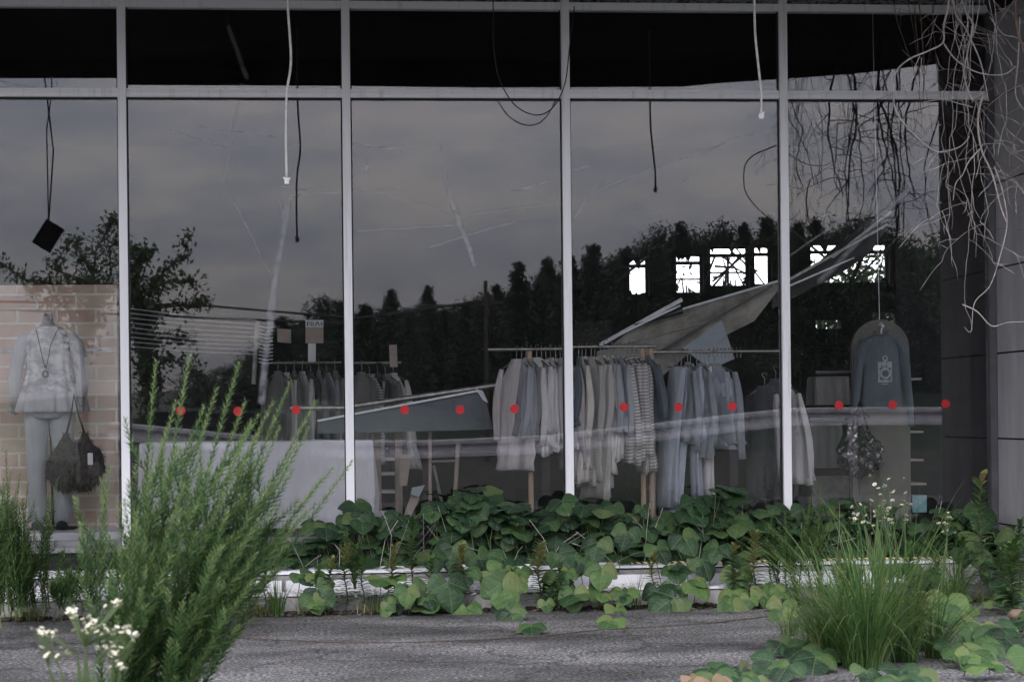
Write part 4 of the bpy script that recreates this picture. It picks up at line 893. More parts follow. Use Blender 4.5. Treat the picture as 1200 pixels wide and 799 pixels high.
# ---- leafy weeds with lance shaped leaves
def lance(mb,p,d,side,L,W,droop,mi=0):
    n=side.cross(d).normalized(); vs=[]; k=6
    for i in range(k+1):
        t=i/k; w=W*.5*sin(pi*min(1,t*.93+.07))**.8; c=p+d*L*t-UP*droop*L*t*t
        vs += [c-side*w+n*w*.35, c, c+side*w+n*w*.35]
    fs=[]
    for i in range(k): b=i*3; fs += [(b,b+1,b+4,b+3),(b+1,b+2,b+5,b+4)]
    mb.add(vs,fs,mi)
def leafy(u,vt,vb,y,label,Lf=.09,Wf=.018,red=False,lean=.0,n=None,name='leafy_weed',topfrac=.8,stem=None,droop=.35):
    b=P(u,vb,y); Lf*=1.55; Wf*=1.75
    t=P(u+lean,vt,y); o=empty(name,b,label=label,cat='weed'); h=(t-b); st=MB(); lf=MB()
    pts=[h*(i/6)+V((.012*sin(i*1.3),.01*cos(i),0)) for i in range(7)]; st.tube(pts,[.0055*(1-.6*i/6) for i in range(7)],6)
    n=n or int(h.length*190)
    for i in range(n):
        s=.08+.92*(i/n)**.85; p=pts[min(5,int(s*6))].lerp(pts[min(6,int(s*6)+1)],s*6-int(s*6)); a=i*2.4+R.uniform(-.5,.5)
        up=.25+.9*s**3; d=V((cos(a),sin(a),up)).normalized(); side=d.cross(UP).normalized()
        l=Lf*(1-.35*s)*R.uniform(.8,1.15)*(.6 if s<.15 else 1)*R.choice((.7,1,1.1))
        lance(lf,p,d,side,l,Wf*R.uniform(.8,1.2),droop*(1-.7*s),1 if (s>topfrac) else 0)
    st.build('stem',stem or (M['stem_red'] if red else M['stem_green']),o); lf.build('leaves',[M['weed'],M['weed_red'] if red else M['weed']],o); return o
leafy(482,610,705,-.98,'upright leafy weed with red stem before the small shelf unit',.075,.014,True,topfrac=1.1)
leafy(405,640,715,-1.0,'red stemmed young weed with yellowish top below second mullion',.06,.014,True,topfrac=.7)
leafy(388,655,716,-1.02,'smaller red stemmed weed left of the second mullion foot',.055,.013,True,topfrac=.8)
leafy(461,640,712,-1.0,'yellow tipped bushy weed left of the red stemmed one',.06,.014,True,topfrac=.6)
leafy(632,640,714,-1.02,'reddish topped weed standing under the middle clothes rack post',.07,.016,True,topfrac=.6)
leafy(540,640,705,-.95,'pale reddish weed top behind the central kudzu leaves',.06,.015,True,topfrac=.5)
leafy(765,652,700,-.93,'spiky pink tipped weed right of the middle mullion',.055,.012,True,topfrac=.4)
leafy(884,625,712,-1.05,'reddish spiky weed at the yellow and black rope',.075,.014,True,topfrac=.5)
leafy(1149,560,690,-1.25,'tall broad leaved weed with pinkish crown by the side wall',.10,.024,True,topfrac=.90,droop=.5,n=46)
leafy(1078,700,770,-3.6,'yellowish weed at the right foot of the big grass clump',.10,.022,True,topfrac=.3)
leafy(1186,640,720,-1.9,'leafy weed at the right border below the side wall',.09,.022)
leafy(246,628,705,-1.0,'thin leafy weed right of the feathery shrub base',.06,.012)
for i,(u,vt,vb) in enumerate(((30,640,716),(70,648,716),(105,650,714),(140,652,716),(12,650,722),(52,672,722),(95,678,720))):
    leafy(u,vt,vb,-1.0-.03*i,['small leafy weed on the left step edge below the mannequin','small weed under the handbag on the left step edge','small weed at the foot of the first mullion','small weed hidden beside the feathery shrub base','small leafy weed at the far left step corner','very short weed in the gravel below mannequin trousers','very short weed in the gravel below the handbag'][i],.05,.011,group='x' if False else None) if False else leafy(u,vt,vb,-1.0-.03*i,['small leafy weed on the left step edge below the mannequin','small weed under the handbag on the left step edge','small weed at the foot of the first mullion','small weed hidden beside the feathery shrub base','small leafy weed at the far left step corner','very short weed in the gravel below mannequin trousers','very short weed in the gravel below the handbag'][i],.05,.011)

# ---- grass
def blade(mb,p,az,h,spread,W,droop,mi=0,k=8):
    o=V((cos(az),sin(az),0)); side=V((-sin(az),cos(az),0)); side=(side*cos(R.uniform(-.8,.8))+o*.3).normalized(); vs=[]
    for i in range(k+1):
        t=i/k; c=p+UP*h*(t-droop*t**2.6)+o*spread*(t**1.7); w=W*.5*(1-t**2.2)*(.6+.4*min(1,t*5))
        n=V((0,0,0)); vs += [c-side*w, c+o*w*.5, c+side*w]
    fs=[]
    for i in range(k): b=i*3; fs += [(b,b+1,b+4,b+3),(b+1,b+2,b+5,b+4)]
    mb.add(vs,fs,mi)
def tuft(base,n,h,spread,W,label,rad=.05,dry=.1,lean=(0,0),name='grass_tuft',cat='grass tuft'):
    o=empty(name,base,label=label,cat=cat); mb=MB()
    for i in range(n):
        a=R.uniform(0,2*pi); rr=rad*R.random()**.6; p=V((rr*cos(a),rr*sin(a),0)); hh=h*R.uniform(.30,1.08)*(1 if i%5 else .6)
        az=a+R.uniform(-.7,.7); 
        if R.random()<abs(lean[0]): az=0 if lean[0]>0 else pi
        blade(mb,p,az,hh,spread*R.uniform(.05,1.0)*hh,W*R.uniform(.7,1.2),R.choice((.05,.12,.3,.6,.8))*R.uniform(.7,1.2),1 if R.random()<dry else 0)
    mb.build('blades',[M['grass'],M['grass_dry']],o); return o
def gb(u,v): p=PG(u,v,0); return p
tuft(gb(1015,783),760,.84,1.05,.0068,'big clump of long green grass at the right, seed stalks arching',.11,.06,(.12,0))
tuft(gb(978,776),300,.70,1.0,.0065,'left half of the big grass clump, darker and finer',.09,.08,(-.15,0))
b_=gb(1060,775); tuft(b_,190,1.02,1.0,.0075,'taller thin grass behind the big clump, leaning right',.07,.05,(.55,0))
tuft(gb(960,765),130,.42,1.1,.007,'short fringe of grass left of the big clump',.08,.15,(-.2,0))
tuft(V((P(325,700,-1.0).x,-1.02,0)),90,.38,.45,.006,'bright green grass tuft right of the feathery shrub',.05,.25)
tuft(V((P(290,700,-1.0).x,-1.04,0)),50,.26,.7,.005,'thin yellowing grass beside the bright green tuft',.07,.4)
tuft(V((P(356,700,-1.0).x,-1.0,0)),40,.22,.6,.005,'sparse grass blades right of the bright green tuft',.05,.3)
tuft(V((P(442,700,-1.0).x,-1.0,0)),40,.26,.5,.005,'thin grass between weeds below the shelf unit',.05,.3)
tuft(V((P(745,700,-1.0).x,-1.0,0)),22,.38,.6,.005,'few tall dry grass blades under the cream clothes',.04,.5)
tuft(V((P(660,700,-1.0).x,-1.0,0)),22,.28,.6,.005,'few grass blades at the middle mullion foot',.04,.5)
tuft(V((P(875,700,-1.0).x,-1.0,0)),26,.30,.6,.005,'few grass blades left of the fourth mullion foot',.04,.4)
tuft(V((P(222,700,-1.0).x,-1.1,0)),40,.26,.6,.005,'grass hidden behind the feathery shrub base',.06,.3)

# ---- kudzu
WID=[(0,.0),(.03,.22),(.12,.42),(.26,.55),(.42,.57),(.58,.50),(.74,.38),(.88,.21),(.96,.09),(1,.0)]
def leaflet(mb,p,d,n,L,mi=0,asym=0,droop=.25,fold=.25):
    side=d.cross(n).normalized(); n=side.cross(d).normalized(); vs=[]; uvs=[]; cols=(-1,-.5,0,.5,1); wv=R.uniform(0,6)
    for t,w in WID:
        for c in cols:
            ww=w*L*.98*(1+asym*(1 if c>0 else -1)*.3*(1 if c else 0)); x=c*ww
            h=abs(c)*ww*fold - droop*L*t*t*.8 - (abs(c)**2)*ww*.30 + .022*L*sin(t*9+c*3+wv)
            vs.append(p+d*(L*t)+side*x+n*h); uvs.append((.5+c*w,t))
    fs=[]
    for i in range(len(WID)-1):
        for j in range(4): a=i*5+j; fs.append((a,a+1,a+6,a+5))
    mb.add(vs,fs,mi,uvs)
def trifoliate(mb,p,fwd,n,L,mi=0,mi_st=None,st=None,droop=.25):
    fwd=(fwd-n*fwd.dot(n)).normalized(); side=fwd.cross(n).normalized()
    if st is not None: st.tube([p,p+fwd*L*.28],.0022,4)
    leaflet(mb,p+fwd*L*.22,fwd,(n+fwd*.05).normalized(),L,mi,0,droop)
    for s in (-1,1): leaflet(mb,p+fwd*.01*s*0,(side*s*.93+fwd*.38).normalized(),(n+side*s*.05).normalized(),L*.92,mi,.5*s,droop)
def kudzu_leaf(mb,st,base,top,L,face,mi=0,tilt=.75):
    """petiole from base to top carrying one leaf whose blade tips toward face"""
    mid=(V(base)+V(top))/2+V((R.uniform(-.02,.02),R.uniform(-.02,.02),.02)); st.tube([base,mid,top],.0028,5)
    n=(UP*(1-tilt*.45)+face*tilt+rdir()*.22).normalized(); fwd=(face+rdir()*.6-UP*.35).normalized()
    trifoliate(mb,V(top),fwd,n,L,mi,st=st,droop=R.uniform(.1,.4))
# the bed along the foot of the glass: nobody could count it
st=MB(); lf=MB()
def top_v(u):
    return interp([(250,640),(330,622),(420,602),(500,592),(520,578),(620,582),(700,592),(800,588),(860,575),(900,580),(960,596),(1000,590),(1060,592),(1120,604),(1160,612),(1260,600)],u)+7
for i in range(720):
    u=R.uniform(268,1235); y=-R.uniform(.10,.38); 
    if u<330 and R.random()<.4: continue
    tv=top_v(u); zt=P(u,tv+9*sin(u*.043)+7*sin(u*.13+1),y).z+R.uniform(-.42,.03); zt=max(.31,zt); x=P(u,600,y).x
    b=V((x+R.uniform(-.12,.12),y+R.uniform(-.05,.1),.22)); L_=R.choice((R.uniform(.06,.10),R.uniform(.10,.155)))
    kudzu_leaf(lf,st,b,V((x,y,zt)),L_,V((R.uniform(-.5,.5),-1,0)).normalized(),0,R.uniform(.0,.85))
kb=empty('kudzu_bed',(0,0,0),label='dark mass of kudzu leaves growing along the foot of the glass',cat='kudzu',kind='stuff')
lf.build('leaves',[M['kudzu']],kb,kind='stuff'); st.build('stems',M['stem_green'],kb,kind='stuff')
# separate kudzu shoots with larger, brighter leaves
def shoot(label,items,m='kudzu_bright',runner=None,L0=.15,group=None,z0=0):
    """items: (u, v, y, L, tilt) of the leaves of one shoot"""
    st=MB(); lf=MB(); P0=P(items[0][0],items[0][1],items[0][2]); o=empty('kudzu_shoot',V((P0.x,P0.y,z0)),label=label,cat='kudzu shoot',group=group); O=V((P0.x,P0.y,z0))
    for (u,v,y,L_,tilt) in items:
        t=P(u,v,y); b=V((t.x+R.uniform(-.06,.06),y+.08,z0+.01))
        kudzu_leaf(lf,st,b-O,t-O,L_,V((R.uniform(-.35,.35),-1,0)).normalized(),0,tilt)
    if runner: 
        pts=[PG(u,v,.006)-O for u,v in runner]; pts=[p+V((0,R.uniform(-.03,.03),0)) for p in pts]; st.tube(pts,.003,5)
    lf.build('leaves',[M[m]],o); st.build('stems',M['stem_red'] if runner else M['stem_green'],o); return o
shoot('pair of large kudzu leaves low at the asphalt edge, centre left',[(483,688,-1.15,.12,.9),(500,700,-1.2,.08,.8),(462,700,-1.12,.10,.9),(525,682,-1.1,.16,.95)],'kudzu')
shoot('bright small kudzu leaf by the reddish stemmed weed',[(477,690,-1.25,.10,.9)],'kudzu_bright')
shoot('large kudzu leaf spread under the middle clothes rack post',[(588,683,-1.12,.17,.9)],'kudzu_bright')
shoot('small bright kudzu leaf below the middle mullion',[(672,693,-1.12,.12,.8),(640,705,-1.1,.07,.8)],'kudzu_bright')
shoot('cascading kudzu leaves below the striped clothes',[(705,665,-1.05,.13,.9),(722,712,-1.25,.11,.7),(742,728,-1.5,.09,.5),(690,690,-1.0,.10,.8)],'kudzu_bright')
shoot('wide dark kudzu leaf below the pale denim trousers',[(790,700,-1.2,.17,.7)],'kudzu')
shoot('bright lobed kudzu leaf before the fourth mullion foot',[(858,710,-1.3,.13,.8),(878,700,-1.2,.08,.8)],'kudzu_bright')
shoot('kudzu shoot rising at the pale denim trousers',[(800,628,-.8,.13,.9),(770,640,-.8,.12,.9),(822,655,-.85,.13,.9),(842,640,-.8,.12,.9)],'kudzu',z0=.1)
shoot('kudzu shoot between the rack posts, middle of the step',[(700,635,-.75,.13,.9),(680,655,-.8,.11,.9),(735,622,-.7,.12,.9),(655,648,-.8,.12,.9)],'kudzu',z0=.1)
shoot('kudzu shoot in front of the low brown box',[(530,640,-.75,.14,.9),(560,650,-.8,.13,.9),(505,650,-.8,.12,.9),(590,655,-.8,.13,.9),(545,668,-.95,.13,.9)],'kudzu',z0=.1)
shoot('tall single kudzu leaf standing against the central glass',[(540,590,-.25,.12,1.1),(528,596,-.25,.08,1.1)],'kudzu',z0=.22)
shoot('kudzu leaves at the foot of the side wall, right border',[(1130,640,-.9,.16,.9),(1165,655,-1.0,.16,.9),(1190,630,-.7,.16,.9),(1150,600,-.5,.15,.9),(1185,690,-1.8,.15,.7)],'kudzu',z0=.1)
shoot('kudzu leaves behind the left grass, in the step corner',[(372,690,-1.05,.13,1.0),(352,672,-.95,.10,.8)],'kudzu')
shoot('small crumpled kudzu leaf alone on the asphalt, centre left',[(480,742,-2.0,.06,.3)],'kudzu_bright',runner=[(250,745),(330,750),(400,752),(480,752),(560,749),(640,744)])
shoot('bright kudzu leaf alone on the asphalt, middle',[(606,742,-1.95,.10,.6),(636,738,-1.9,.07,.5)],'kudzu_bright',runner=[(640,744),(700,738),(760,735),(830,730),(900,722)])
shoot('overlapping kudzu leaves in the lower right corner',[(1148,745,-3.3,.15,.5),(1110,700,-2.6,.16,.7),(1172,738,-3.2,.13,.6),(1186,770,-3.8,.13,.5),(1128,725,-2.9,.12,.6)],'kudzu_bright',runner=[(1100,720),(1140,760),(1200,790)])
shoot('kudzu leaves at the lower right bottom edge',[(1105,790,-4.2,.13,.6),(1140,795,-4.3,.10,.5),(1175,797,-4.3,.09,.5),(1080,796,-4.4,.08,.5)],'kudzu')
shoot('kudzu leaves at the bottom edge left of the grass clump',[(905,782,-4.15,.12,.6),(925,796,-4.3,.09,.5),(885,792,-4.2,.08,.5),(828,794,-4.35,.07,.5)],'kudzu')
shoot('withered curling leaves at the bottom edge',[(880,778,-4.2,.08,.9),(838,792,-4.3,.07,1.0),(800,800,-4.4,.07,.9),(745,799,-4.4,.06,.6)],'kudzu_dry')
shoot('kudzu leaves under the big grass clump',[(985,770,-3.4,.13,.8),(940,735,-2.6,.11,.8),(1075,740,-3.0,.13,.8),(955,780,-3.9,.12,.7),(1010,730,-2.5,.12,.8)],'kudzu')
# ---- tall flowering weeds with small white heads
def flowers(base,heads,label,hr=.0095,stemr=.0025,bend=.1,leafn=30,spreadr=.05):
    o=empty('fleabane',base,label=label,cat='wildflower'); st=MB(); base=V(base); lf=MB()
    proto=None; js=[(V(R.choice(heads))-base)*R.uniform(.72,.88) for _ in range(max(3,len(heads)//6))]
    for i,h in enumerate(heads):
        h=V(h)-base; j=js[min(range(len(js)),key=lambda q:(js[q]-h).length)]; s0=V((R.uniform(-.02,.02),R.uniform(-.02,.02),0))
        st.tube([s0,s0+(j-s0)*.5+V((R.uniform(-.02,.02),0,.02)),j,h],[stemr,stemr,stemr*.7,stemr*.45],5)
        if proto is None:
            mb=MB(); 
            for k in range(16):
                a=2*pi*k/16; d=V((cos(a),sin(a),.30+.15*(k%2))).normalized(); sd_=V((-sin(a),cos(a),0)); mb.add([V((0,0,0)),d*hr*.6-sd_*hr*.17,d*hr,d*hr*.6+sd_*hr*.17],[(0,1,2,3)],0)
            mb.ball((0,0,hr*.16),hr*.42,(1,1,.55),8,5,1); mb.ball((0,0,-hr*.35),hr*.42,(1,1,1),8,5,2)
            proto=mb.build('flower_head',[M['petal'],M['yellow'],M['stem_green']],o); hh=proto
        else: hh=proto.copy(); col.objects.link(hh); hh.parent=o
        hh.location=h; hh.rotation_euler=(R.uniform(-.2,1.0),R.uniform(-.6,.6),R.uniform(0,6)); hh.scale=(R.uniform(.8,1.25),)*3
    top=max(h[2] for h in heads)
    for k in range(leafn):
        t=R.uniform(.05,.75); h=V(heads[k%len(heads)])-base; p=h*t*.62/.62; a=R.uniform(0,6.28); d=V((cos(a),sin(a),.7)).normalized(); lance(lf,h*t*.9,d,d.cross(UP).normalized(),R.uniform(.03,.06),.009,.4)
    st.build('stems',M['stem_green'],o); lf.build('leaves',M['weed'],o); return o
hd=[P(1040+R.gauss(0,17),592+R.gauss(0,15),-1.6+R.uniform(-.1,.1)) for _ in range(46)]+[P(1008+R.gauss(0,7),605+R.gauss(0,5),-1.55) for _ in range(10)]
flowers(V((P(1035,720,-1.6).x,-1.6,0)),hd,'white flowering weed above the big grass clump',.015)
hd=[P(1110+R.gauss(0,4),615+R.gauss(0,9),-1.7) for _ in range(11)]
flowers(V((P(1105,720,-1.7).x,-1.7,0)),hd,'small white flowering weed right of the grass clump',.014)
FY=6.3-DCAM
hd=[]
for u,v,s,n in ((136,707,7,6),(85,718,8,7),(47,738,7,6),(60,745,10,6),(105,733,14,12),(128,742,14,10),(150,738,8,6),(158,745,5,5),(130,765,14,9),(142,780,10,6),(75,760,10,3),(53,765,5,3),(110,730,10,6)):
    for _ in range(int(n*1.6)): hd.append(P(u+R.gauss(0,s*.6),v+R.gauss(0,s*.4),FY+R.uniform(-.12,.12)))
flowers(V((P(112,900,FY).x,FY,0)),hd,'cluster of small white flowers in the lower left corner',.0092,.0025,leafn=160)

# ---- ragged kudzu runners spilling over the step and the kerb
SP=[(398,668,30,24,7,'below the second mullion'),(455,672,26,22,8,'left of the large paired leaves'),(520,672,40,26,12,'under the bare metal stand'),(575,662,34,24,11,'before the low brown box'),(612,690,26,20,7,'right of the large central leaf'),
 (650,664,30,26,10,'at the foot of the middle mullion'),(705,655,30,24,10,'under the cream blouses'),(733,680,26,26,8,'under the striped sweaters'),(792,645,34,30,12,'under the pale denim trousers'),(838,668,30,26,9,'left of the fourth mullion'),
 (880,650,30,24,9,'by the reddish spiky weed'),(925,690,34,24,9,'left of the grass clump'),(1090,660,30,26,9,'right of the white flowers'),(1128,700,34,28,10,'below the tall reddish crowned weed'),(1175,668,30,34,12,'against the grey side wall'),(1010,655,40,24,9,'behind the big grass clump')]
for k,(u,v,su,sv,n,where) in enumerate(SP):
    it=[]
    for i in range(int(n*.45)):
        uu=u+R.gauss(0,su*.8); vv=v+20+R.uniform(-sv*.8,sv*1.1); yy=interp([(600,-.55),(650,-.75),(680,-.98),(715,-1.15),(740,-1.7)],vv)-R.uniform(0,.1)
        if P(uu,vv,yy).z<.03: yy=PG(uu,vv,.05).y
        it.append((uu,vv,yy,R.uniform(.06,.135),R.uniform(.2,.95)))
    shoot('ragged kudzu runner over the step '+where,it,R.choice(('kudzu','kudzu_bright','kudzu_bright')))
for k,(u,v,su,sv,n,where,m) in enumerate(((1150,760,34,24,12,'corner below the brown stone','kudzu_bright'),(1105,735,24,22,8,'right of the big grass clump','kudzu'),(1180,735,20,16,7,'right border beside the stone','kudzu'),(880,789,30,10,9,'bottom edge left of the grass','kudzu'),(795,796,40,5,4,'bottom edge in the middle','kudzu_dry'),(1060,792,34,8,8,'bottom edge under the grass clump','kudzu'),(940,765,26,14,8,'left foot of the grass clump','kudzu'))):
    it=[]
    for i in range(n):
        uu=u+R.gauss(0,su*.8); vv=v+R.uniform(-sv,sv); g_=PG(uu,vv+18,0); it.append((uu,vv,g_.y,R.uniform(.06,.13),R.uniform(.2,.8)))
    shoot('ground hugging kudzu at the '+where,it,m)
# extra leafy weeds along the kerb
for k,(u,vt,vb,lab,L_) in enumerate(((425,655,712,'short leafy weed between second mullion and red stemmed weeds',.05),(505,655,708,'small weed before the bare metal stand',.05),(600,668,712,'small pale weed left of the reddish topped weed',.05),(655,660,712,'weed among leaves at the middle mullion foot',.05),(860,640,708,'bushy weed before the fourth mullion, reddish tip',.06),(903,630,712,'taller bushy weed just before the fourth mullion',.06),(922,650,716,'small weed under the dark feathery sprig',.05),(1066,640,716,'leafy weed behind the right of the grass clump',.07),(1098,655,716,'weed with drooping leaves near the small white flowers',.07),(1128,630,712,'leafy weed left of the tall reddish crowned weed',.07),(1172,645,716,'weed right of the tall reddish crowned weed',.07),(1194,610,700,'weed climbing beside the grey side wall',.06),(372,665,714,'low weed right of the bright grass tuft',.04),(310,668,714,'low weed left of the bright grass tuft',.04))):
    leafy(u,vt,vb,-1.0-.02*(k%4),lab,L_,.012,red=(k in (4,8)),topfrac=.85)
for k,(u,vt,lab) in enumerate(((10,560,'second dense feathery weed at the left border'),(36,585,'feathery weed in front of the mannequin trousers'),(2,600,'low dark feathery weed in the left corner'),(110,600,'feathery weed just left of the tall shrub, below the handbag'),(30,640,'low bushy feathery weed on the left step'),(75,665,'very low feathery weed left of the shrub'),(280,640,'low feathery weed right of the shrub'))):
    feather(u,vt,716,-1.25-.12*(k%3),lab,5,.10,.15)
tuft(gb(1095,770),120,.55,1.3,.008,'arching grass blades right of the big grass clump',.06,.12,(.4,0))
tuft(gb(925,745),60,.35,1.2,.006,'thin bending grass far left of the big clump',.05,.2,(-.3,0))
tuft(V((P(1120,700,-1.3).x,-1.3,0)),70,.75,1.3,.008,'long arching grass before the dark shelf unit',.05,.1,(.3,0))
# ================================================================== ledge debris, cables, vines
def plank(u0,v0,u1,v1,y0,y1,z,w,label,th=.016):
    a=P(u0,v0,y0); b=P(u1,v1,y1); a.z=z[0]; b.z=z[1]
    o=MB().bar(V((0,0,0)),b-a,w,th,0).build('cladding_strip',M['plank']); o.location=a; return tag(o,label,'cladding strip','white cladding strips fallen on the step')
# strips lying one behind the other over the lower step
plank(-40,655,300,655,-.16,-.17,(.236,.236),.16,'long white cladding strip nearest the glass, under the mannequin')
plank(-60,668,420,668,-.36,-.37,(.238,.238),.15,'white cladding strip lying left, second from the glass')
plank(300,665,790,664,-.30,-.38,(.249,.249),.14,'long white cladding strip under the kudzu, centre')
plank(-60,690,360,690,-.52,-.50,(.24,.24),.13,'white cladding strip on the left step edge')
plank(260,690,700,690,-.54,-.51,(.236,.24),.14,'scuffed white cladding strip on the central step edge')
plank(690,690,1010,686,-.53,-.50,(.24,.24),.15,'white cladding strip on the step edge below the denim')
plank(1000,690,1260,686,-.50,-.55,(.236,.24),.16,'white cladding strip on the step edge by the side wall')
plank(-60,700,250,700,-.78,-.80,(.116,.116),.2,'white cladding strip on the lower step, left')
plank(230,700,560,700,-.80,-.76,(.116,.118),.16,'white cladding strip on the lower step behind the grass tuft')
plank(600,700,960,700,-.79,-.77,(.116,.116),.18,'white cladding strip on the lower step, right of centre')
for k,(u0,u1,zc,lab) in enumerate(((-60,330,.17,'white riser facing leaning on the step, left part'),(335,690,.168,'white riser facing leaning on the step, central part'),(695,1060,.17,'white riser facing leaning on the step, right part'))):
    a=P(u0,680,-.62); b=P(u1,680,-.62); o=MB().box((0,0,0),(b.x-a.x,.014,.085)).build('cladding_strip',M['plank']); o.location=(a.x,-.622-.004*k,.106); o.rotation_euler.x=.12; tag(o,lab,'cladding strip','white cladding strips fallen on the step')
# black flexible line along the step, striped rope
mb=MB(); pts=[P(u,v,-.63)+V((0,-.01,0)) for u,v in ((60,687),(130,689),(200,690),(300,685),(360,684))]; 
for p in pts: p.z=.112
o=mb.tube(pts,.006,6).build('black_hose',M['cable_black']); tag(o,'thin black hose lying along the lower step at the left','hose')
def rope_mat():
    m=mat('striped_rope',(.75,.55,.08)); nt=m.node_tree; b=[n for n in nt.nodes if n.type=='BSDF_PRINCIPLED'][0]
    tc=N(nt,'ShaderNodeTexCoord'); w=N(nt,'ShaderNodeTexWave'); w.bands_direction='DIAGONAL'; w.inputs['Scale'].default_value=14; nt.links.new(tc.outputs['Object'],w.inputs[0])
    cr=ramp(nt,[(.5,(.72,.58,.30)),(.52,(.02,.02,.02))],'CONSTANT'); nt.links.new(w.outputs[0],cr.inputs[0]); nt.links.new(cr.outputs[0],b.inputs['Base Color']); return m
rp=MB(); pts=[]
for i,u in enumerate(range(740,1140,14)):
    p=P(u,652+3*sin(u*.03),-.57); p.z=.262+.004*sin(u*.2); p.y=-.575+.03*sin(u*.02); pts.append(p)
o=rp.tube(pts,.0075,8).build('striped_rope',rope_mat()); tag(o,'yellow and black twisted rope lying along the step at the right','rope')
# soil and dead leaf litter at the kerb
so_=MB()
for i in range(900):
    u=R.uniform(-60,1260); x=P(u,712,-1).x; y=-.93-abs(R.gauss(0,.07)); s=R.uniform(.008,.03)
    blob_c=V((x,y,s*.3)); so_.ball(blob_c,s,(R.uniform(.7,1.4),R.uniform(.7,1.3),.6),6,4)
o=so_.build('soil_litter',M['soil'],kind='stuff'); tag(o,'dark soil and crumbs gathered along the asphalt edge','soil')
li=MB()
for i in range(1500):
    u=R.uniform(-60,1260); x=P(u,712,-1).x; y=R.choice((-1.0+R.gauss(0,.10),R.uniform(-.92,-.62),R.uniform(-.95,-.1))); z=.006 if y<-.93 else (.128 if y<-.6 else .252)
    a=R.uniform(0,6.28); d=V((cos(a),sin(a),R.uniform(-.1,.25))).normalized(); diamond(li,V((x,y,z)),d,d.cross(UP).normalized(),R.uniform(.015,.05),R.uniform(.008,.025),0)
o=li.build('leaf_litter',leafmat('dead_leaf_litter',[(.1,(.05,.035,.02)),(.5,(.16,.11,.06)),(.8,(.35,.3,.22)),(1,(.6,.58,.52))],trans=.05),kind='stuff'); tag(o,'dry leaf litter scattered on the step and kerb','leaf litter')
pb=MB()
for i in range(420):
    u=R.uniform(-60,1260); y=R.uniform(-.96,-.62); x=P(u,712,y).x; s=R.uniform(.005,.016); pb.ball((x,y,.104+s*.5),s,(1.2,1,.7),6,4)
o=pb.build('gravel',M['white'],kind='stuff'); tag(o,'white chips and gravel crumbled from the step','gravel')
# low growth at the kerb
gm=MB()
for i in range(3200):
    u=R.choice((R.uniform(-60,380),R.uniform(-60,1260),R.uniform(850,1260))); u+=14*sin(u*.11)+9*sin(u*.31); x=P(u,712,-1).x; y=-.98+R.gauss(0,.05)
    blade(gm,V((x,y,0)),R.uniform(0,6.28),R.uniform(.03,.17)*(.6+.4*sin(u*.05)),R.uniform(.03,.1),.006,.3,0,4)
o=gm.build('kerb_grass',[M['grass_dry']],kind='stuff'); tag(o,'short straggling green growth along the asphalt edge','ground cover')
b_=P(1190,718,-2.2); o=MB(); blob(o,(0,0,.04),.055,.05,.035,.12,7,20,12); o=o.build('stone',mat('brown_stone',(.24,.17,.13),(.16,.11,.09)),smooth=True); q_=PG(1192,728,0); o.location=(q_.x,q_.y,0); tag(o,'rounded brown stone on the asphalt at the right border','stone')

# ---- cables hanging under the canopy
CB=2.0
def cable(name,pts,Y,r,m,label,zt=4.30,endw=None,cat='cable'):
    o=[P(u,v,Y) for u,v in pts]; O=V((o[0].x,Y,zt)); e=empty(name,O,label=label,cat=cat)
    o=[V((o[0].x,Y,zt))]+o
    # smooth
    q=[]
    for i in range(len(o)-1):
        p0=o[max(i-1,0)];p1=o[i];p2=o[i+1];p3=o[min(i+2,len(o)-1)]
        for k in range(6):
            t=k/6; q.append(.5*((2*p1)+(p2-p0)*t+(2*p0-5*p1+4*p2-p3)*t*t+(3*p1-p0-3*p2+p3)*t*t*t))
    q.append(o[-1]); MB().tube([x-O for x in q],r,7).build('wire',m,e,smooth=True)
    if endw:
        c=MB(); x=o[-1]-O
        for k in range(endw): 
            d=V((R.uniform(-1,1),R.uniform(-.6,.6),R.uniform(-.9,.3))).normalized(); c.bar(x+d*.004,x+d*.022,.012,.010)
        c.bar(x+V((0,0,.004)),x+V((0,0,-.028)),.026,.018); c.build('connector',M['white'] if m is M['cable_white'] else M['dark'],e)
    return e
cable('hanging_cable',[(337,-2),(341,70),(336,110),(335,160),(336,210)],-CB,.0075,M['cable_white'],'white cable with bare connector hanging before the second bay',endw=4)
cable('hanging_cable',[(884,-2),(885,40),(889,80),(892,110),(892,134)],-CB,.0075,M['cable_white'],'shorter white cable with frayed connector near the fourth mullion',endw=5)
# loop of thin black cable
cable('hanging_cable',[(578,20),(579,60),(586,95),(604,124),(628,135),(648,126),(662,98),(668,50),(673,8)],-.25,.004,M['cable_black'],'thin black cable hanging in a loop at the middle mullion')
# box on a cable, left, out of the picture but mirrored in the glass
def direct_from_mirror(u,v,d): return MIR(u,v,d)
q0=MIR(54,92,2.0); q1=MIR(57,262,2.0); e=empty('hanging_lamp',V((q0.x,-2,4.3)),label='black box lamp dangling on two thin cables, mirrored in the left pane',cat='lamp')
mb=MB(); mb.tube([V((0,0,0)),V((-.01,0,q0.z-4.3)),V((.05,0,(q0.z+q1.z)/2-4.3)),q1-V((q0.x,-2,4.3))],.006,6); mb.tube([V((.03,0,0)),V((.045,0,q0.z-4.4)),V((.0,0,(q0.z*1.3+q1.z*.7)/2-4.3)),q1-V((q0.x,-2,4.3))],.005,6); mb.build('cables',M['cable_black'],e)
mb=MB(); mt=Matrix.Translation(q1-V((q0.x,-2,4.3))+V((.0,0,-.09)))@Matrix.Rotation(radians(32),4,'Y'); mb.box((-.075,-.04,-.115),(.075,.04,.10),0,mt); mb.build('lamp_box',M['dark'],e)
